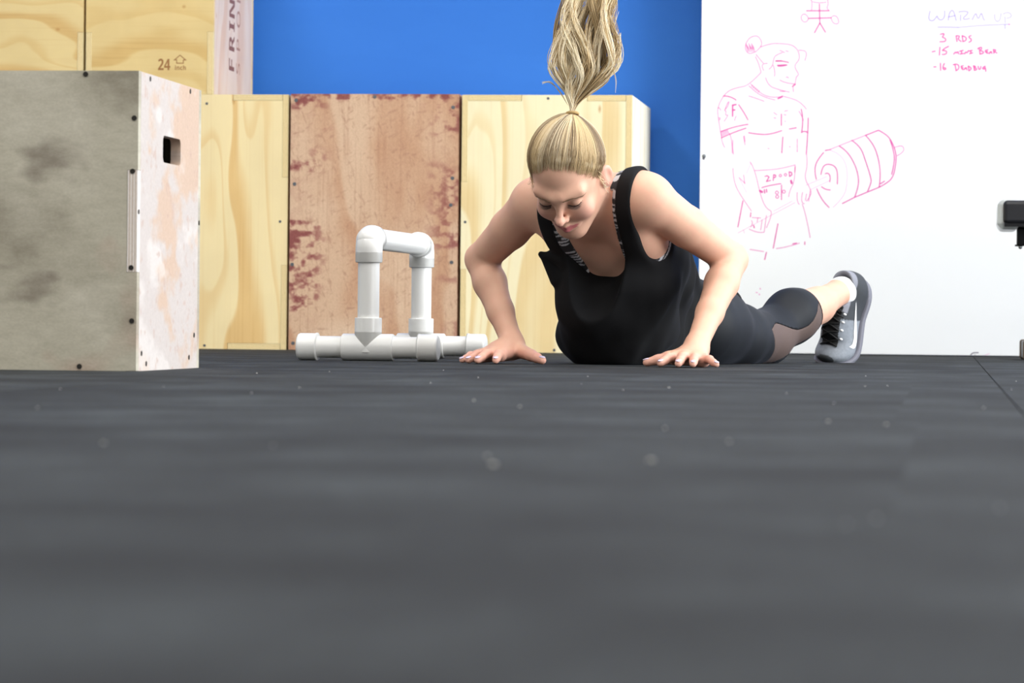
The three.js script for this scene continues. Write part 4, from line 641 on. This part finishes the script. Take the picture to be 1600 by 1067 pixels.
const shoeColour = (a, b, c) => {
  const q = shoeField.bend(a, b, c), n = (noise3(a * 300, b * 300, c * 300) - 0.5) * 0.12; let col = [0.21 + n * 0.3, 0.23 + n * 0.3, 0.26 + n * 0.3];
  if (q[2] < 0.102 + (q[1] - 0.05) * 0.35) col = [0.032, 0.036, 0.042];
  if (q[1] > 0.088 && q[2] < 0.1) col = [0.22, 0.225, 0.26];
  if (q[2] > 0.24) col = [0.05, 0.055, 0.06];
  if (Math.abs(q[0]) < 0.021 && q[2] > 0.088 && q[2] < 0.192 && q[1] > 0.045) col = [0.012, 0.012, 0.013];
  return col.map((v) => v * (1 + n));
};
function makeShoe(parent, M, side) {
  const shoe = part('shoe', netMesh((a, b, c) => shoeField.upper(a * side, b, c), [-0.07, -0.01, -0.03], [0.07, 0.16, 0.28], 0.0025, (a, b, c) => shoeColour(a * side, b, c)), std({ vertexColors: true, roughness: 0.75 }), parent);
  shoe.userData.label = 'grey and black running shoe with black laces';
  shoe.matrixAutoUpdate = false; shoe.matrix.copy(M); shoe.matrix.decompose(shoe.position, shoe.quaternion, shoe.scale); shoe.matrixAutoUpdate = true;
  part('sole', netMesh((a, b, c) => shoeField.sole(a * side, b, c), [-0.07, -0.02, -0.03], [0.07, 0.12, 0.28], 0.0028), std({ color: lin(0.15, 0.15, 0.18), roughness: 0.7 }), shoe);
  const top = (a, c, lift = 0.001) => { let b = 0.15; for (let k = 0; k < 80; k++) { const d = shoeField.upper(a * side, b, c); if (d < 0.0003) break; b -= d * 0.7; } return [a, b + lift, c]; };
  const lat = (b, c, lift = 0.0012) => { let a = 0.075; for (let k = 0; k < 80; k++) { const d = shoeField.upper(a, b, c); if (d < 0.0003) break; a -= d * 0.7; } return [(a + lift) * side, b, c]; };
  // laces across the tongue
  const l = strandBuffer(), rows = [0.1, 0.118, 0.136, 0.154, 0.17];
  rows.forEach((c, i) => { for (const s of [-1, 1]) { const pts = []; for (let k = 0; k <= 10; k++) { const t = k / 10; pts.push(top(lerp(-0.022, 0.022, t), c + s * lerp(-0.008, 0.008, t) , 0.0035)); } addStrand(l, pts, 0.0022, 0.0022, [1, 1, 1], [1, 1, 1], 6); } });
  for (const s of [-1, 1]) { const p = top(s * 0.004, 0.096, 0.006); addStrand(l, catmull([p, V.add(p, [s * 0.014, 0.008, 0.004]), V.add(p, [s * 0.024, 0.0, 0.012]), V.add(p, [s * 0.012, 0.002, 0.01]), p], 16), 0.002, 0.002, [1, 1, 1], [1, 1, 1], 6); addStrand(l, catmull([p, V.add(p, [s * 0.012, 0.006, 0.016]), V.add(p, [s * 0.03, -0.004, 0.022])], 12), 0.002, 0.0017, [1, 1, 1], [1, 1, 1], 6); }
  part('laces', strandGeo(l), std({ color: 0x0c0c0d, roughness: 0.8 }), shoe);
  for (const c of rows.slice(0, 4)) { const p = top(side * 0.0265, c + 0.004, 0.0012), m = part('eyelet', new THREE.SphereGeometry(0.0034, 12, 8).scale(1.25, 0.5, 0.8), std({ color: 0xe8e8e8, roughness: 0.5 }), shoe); m.position.set(...p); m.rotation.z = -side * 0.7; }
  // tick mark on the outer side
  const sh = new THREE.Shape(); sh.moveTo(0.062, 0.072); sh.bezierCurveTo(0.09, 0.05, 0.115, 0.038, 0.132, 0.032); sh.bezierCurveTo(0.155, 0.026, 0.17, 0.034, 0.166, 0.052); sh.bezierCurveTo(0.16, 0.044, 0.15, 0.043, 0.138, 0.045); sh.bezierCurveTo(0.112, 0.051, 0.085, 0.062, 0.062, 0.072);
  const g = new THREE.ShapeGeometry(sh, 14), gp = g.attributes.position; for (let n = 0; n < gp.count; n++) gp.setXYZ(n, ...lat(gp.getY(n), gp.getX(n))); g.computeVertexNormals();
  part('tick_mark', g, std({ color: 0xf4f4f4, roughness: 0.5, side: THREE.DoubleSide }), shoe);
  return shoe;
}
function basisAt(o, t, u) { const r = V.norm(V.cross(u, t)); const uu = V.cross(t, r); return new THREE.Matrix4().makeBasis(new THREE.Vector3(...r), new THREE.Vector3(...uu), new THREE.Vector3(...t)).setPosition(...o); }
{
  makeShoe(person, basisAt(shoeO, shoeT, shoeU).scale(new THREE.Vector3(1.04, 1.04, 1.05)), 1);
  makeShoe(person, basisAt([0.255, 0.14, -1.15], V.norm([0.12, -0.3, -0.95]), V.norm([0, -0.95, 0.3])), -1);
  part('sock', netMesh(field([cap(V.lerp(J.kneeB, J.ankB, 0.985), V.add(J.ankB, [0.004, 0, -0.004]), 0.0325, 0.033, 0.01), cap(J.ankB, shoeAt(0.072, 0.058), 0.033, 0.031, 0.01)]), [0.5, 0.05, -1.1], [0.75, 0.3, -0.8], 0.003), std({ color: 0xf2f0ee, roughness: 0.9 }), person);
}
renderer.render(scene, camera);
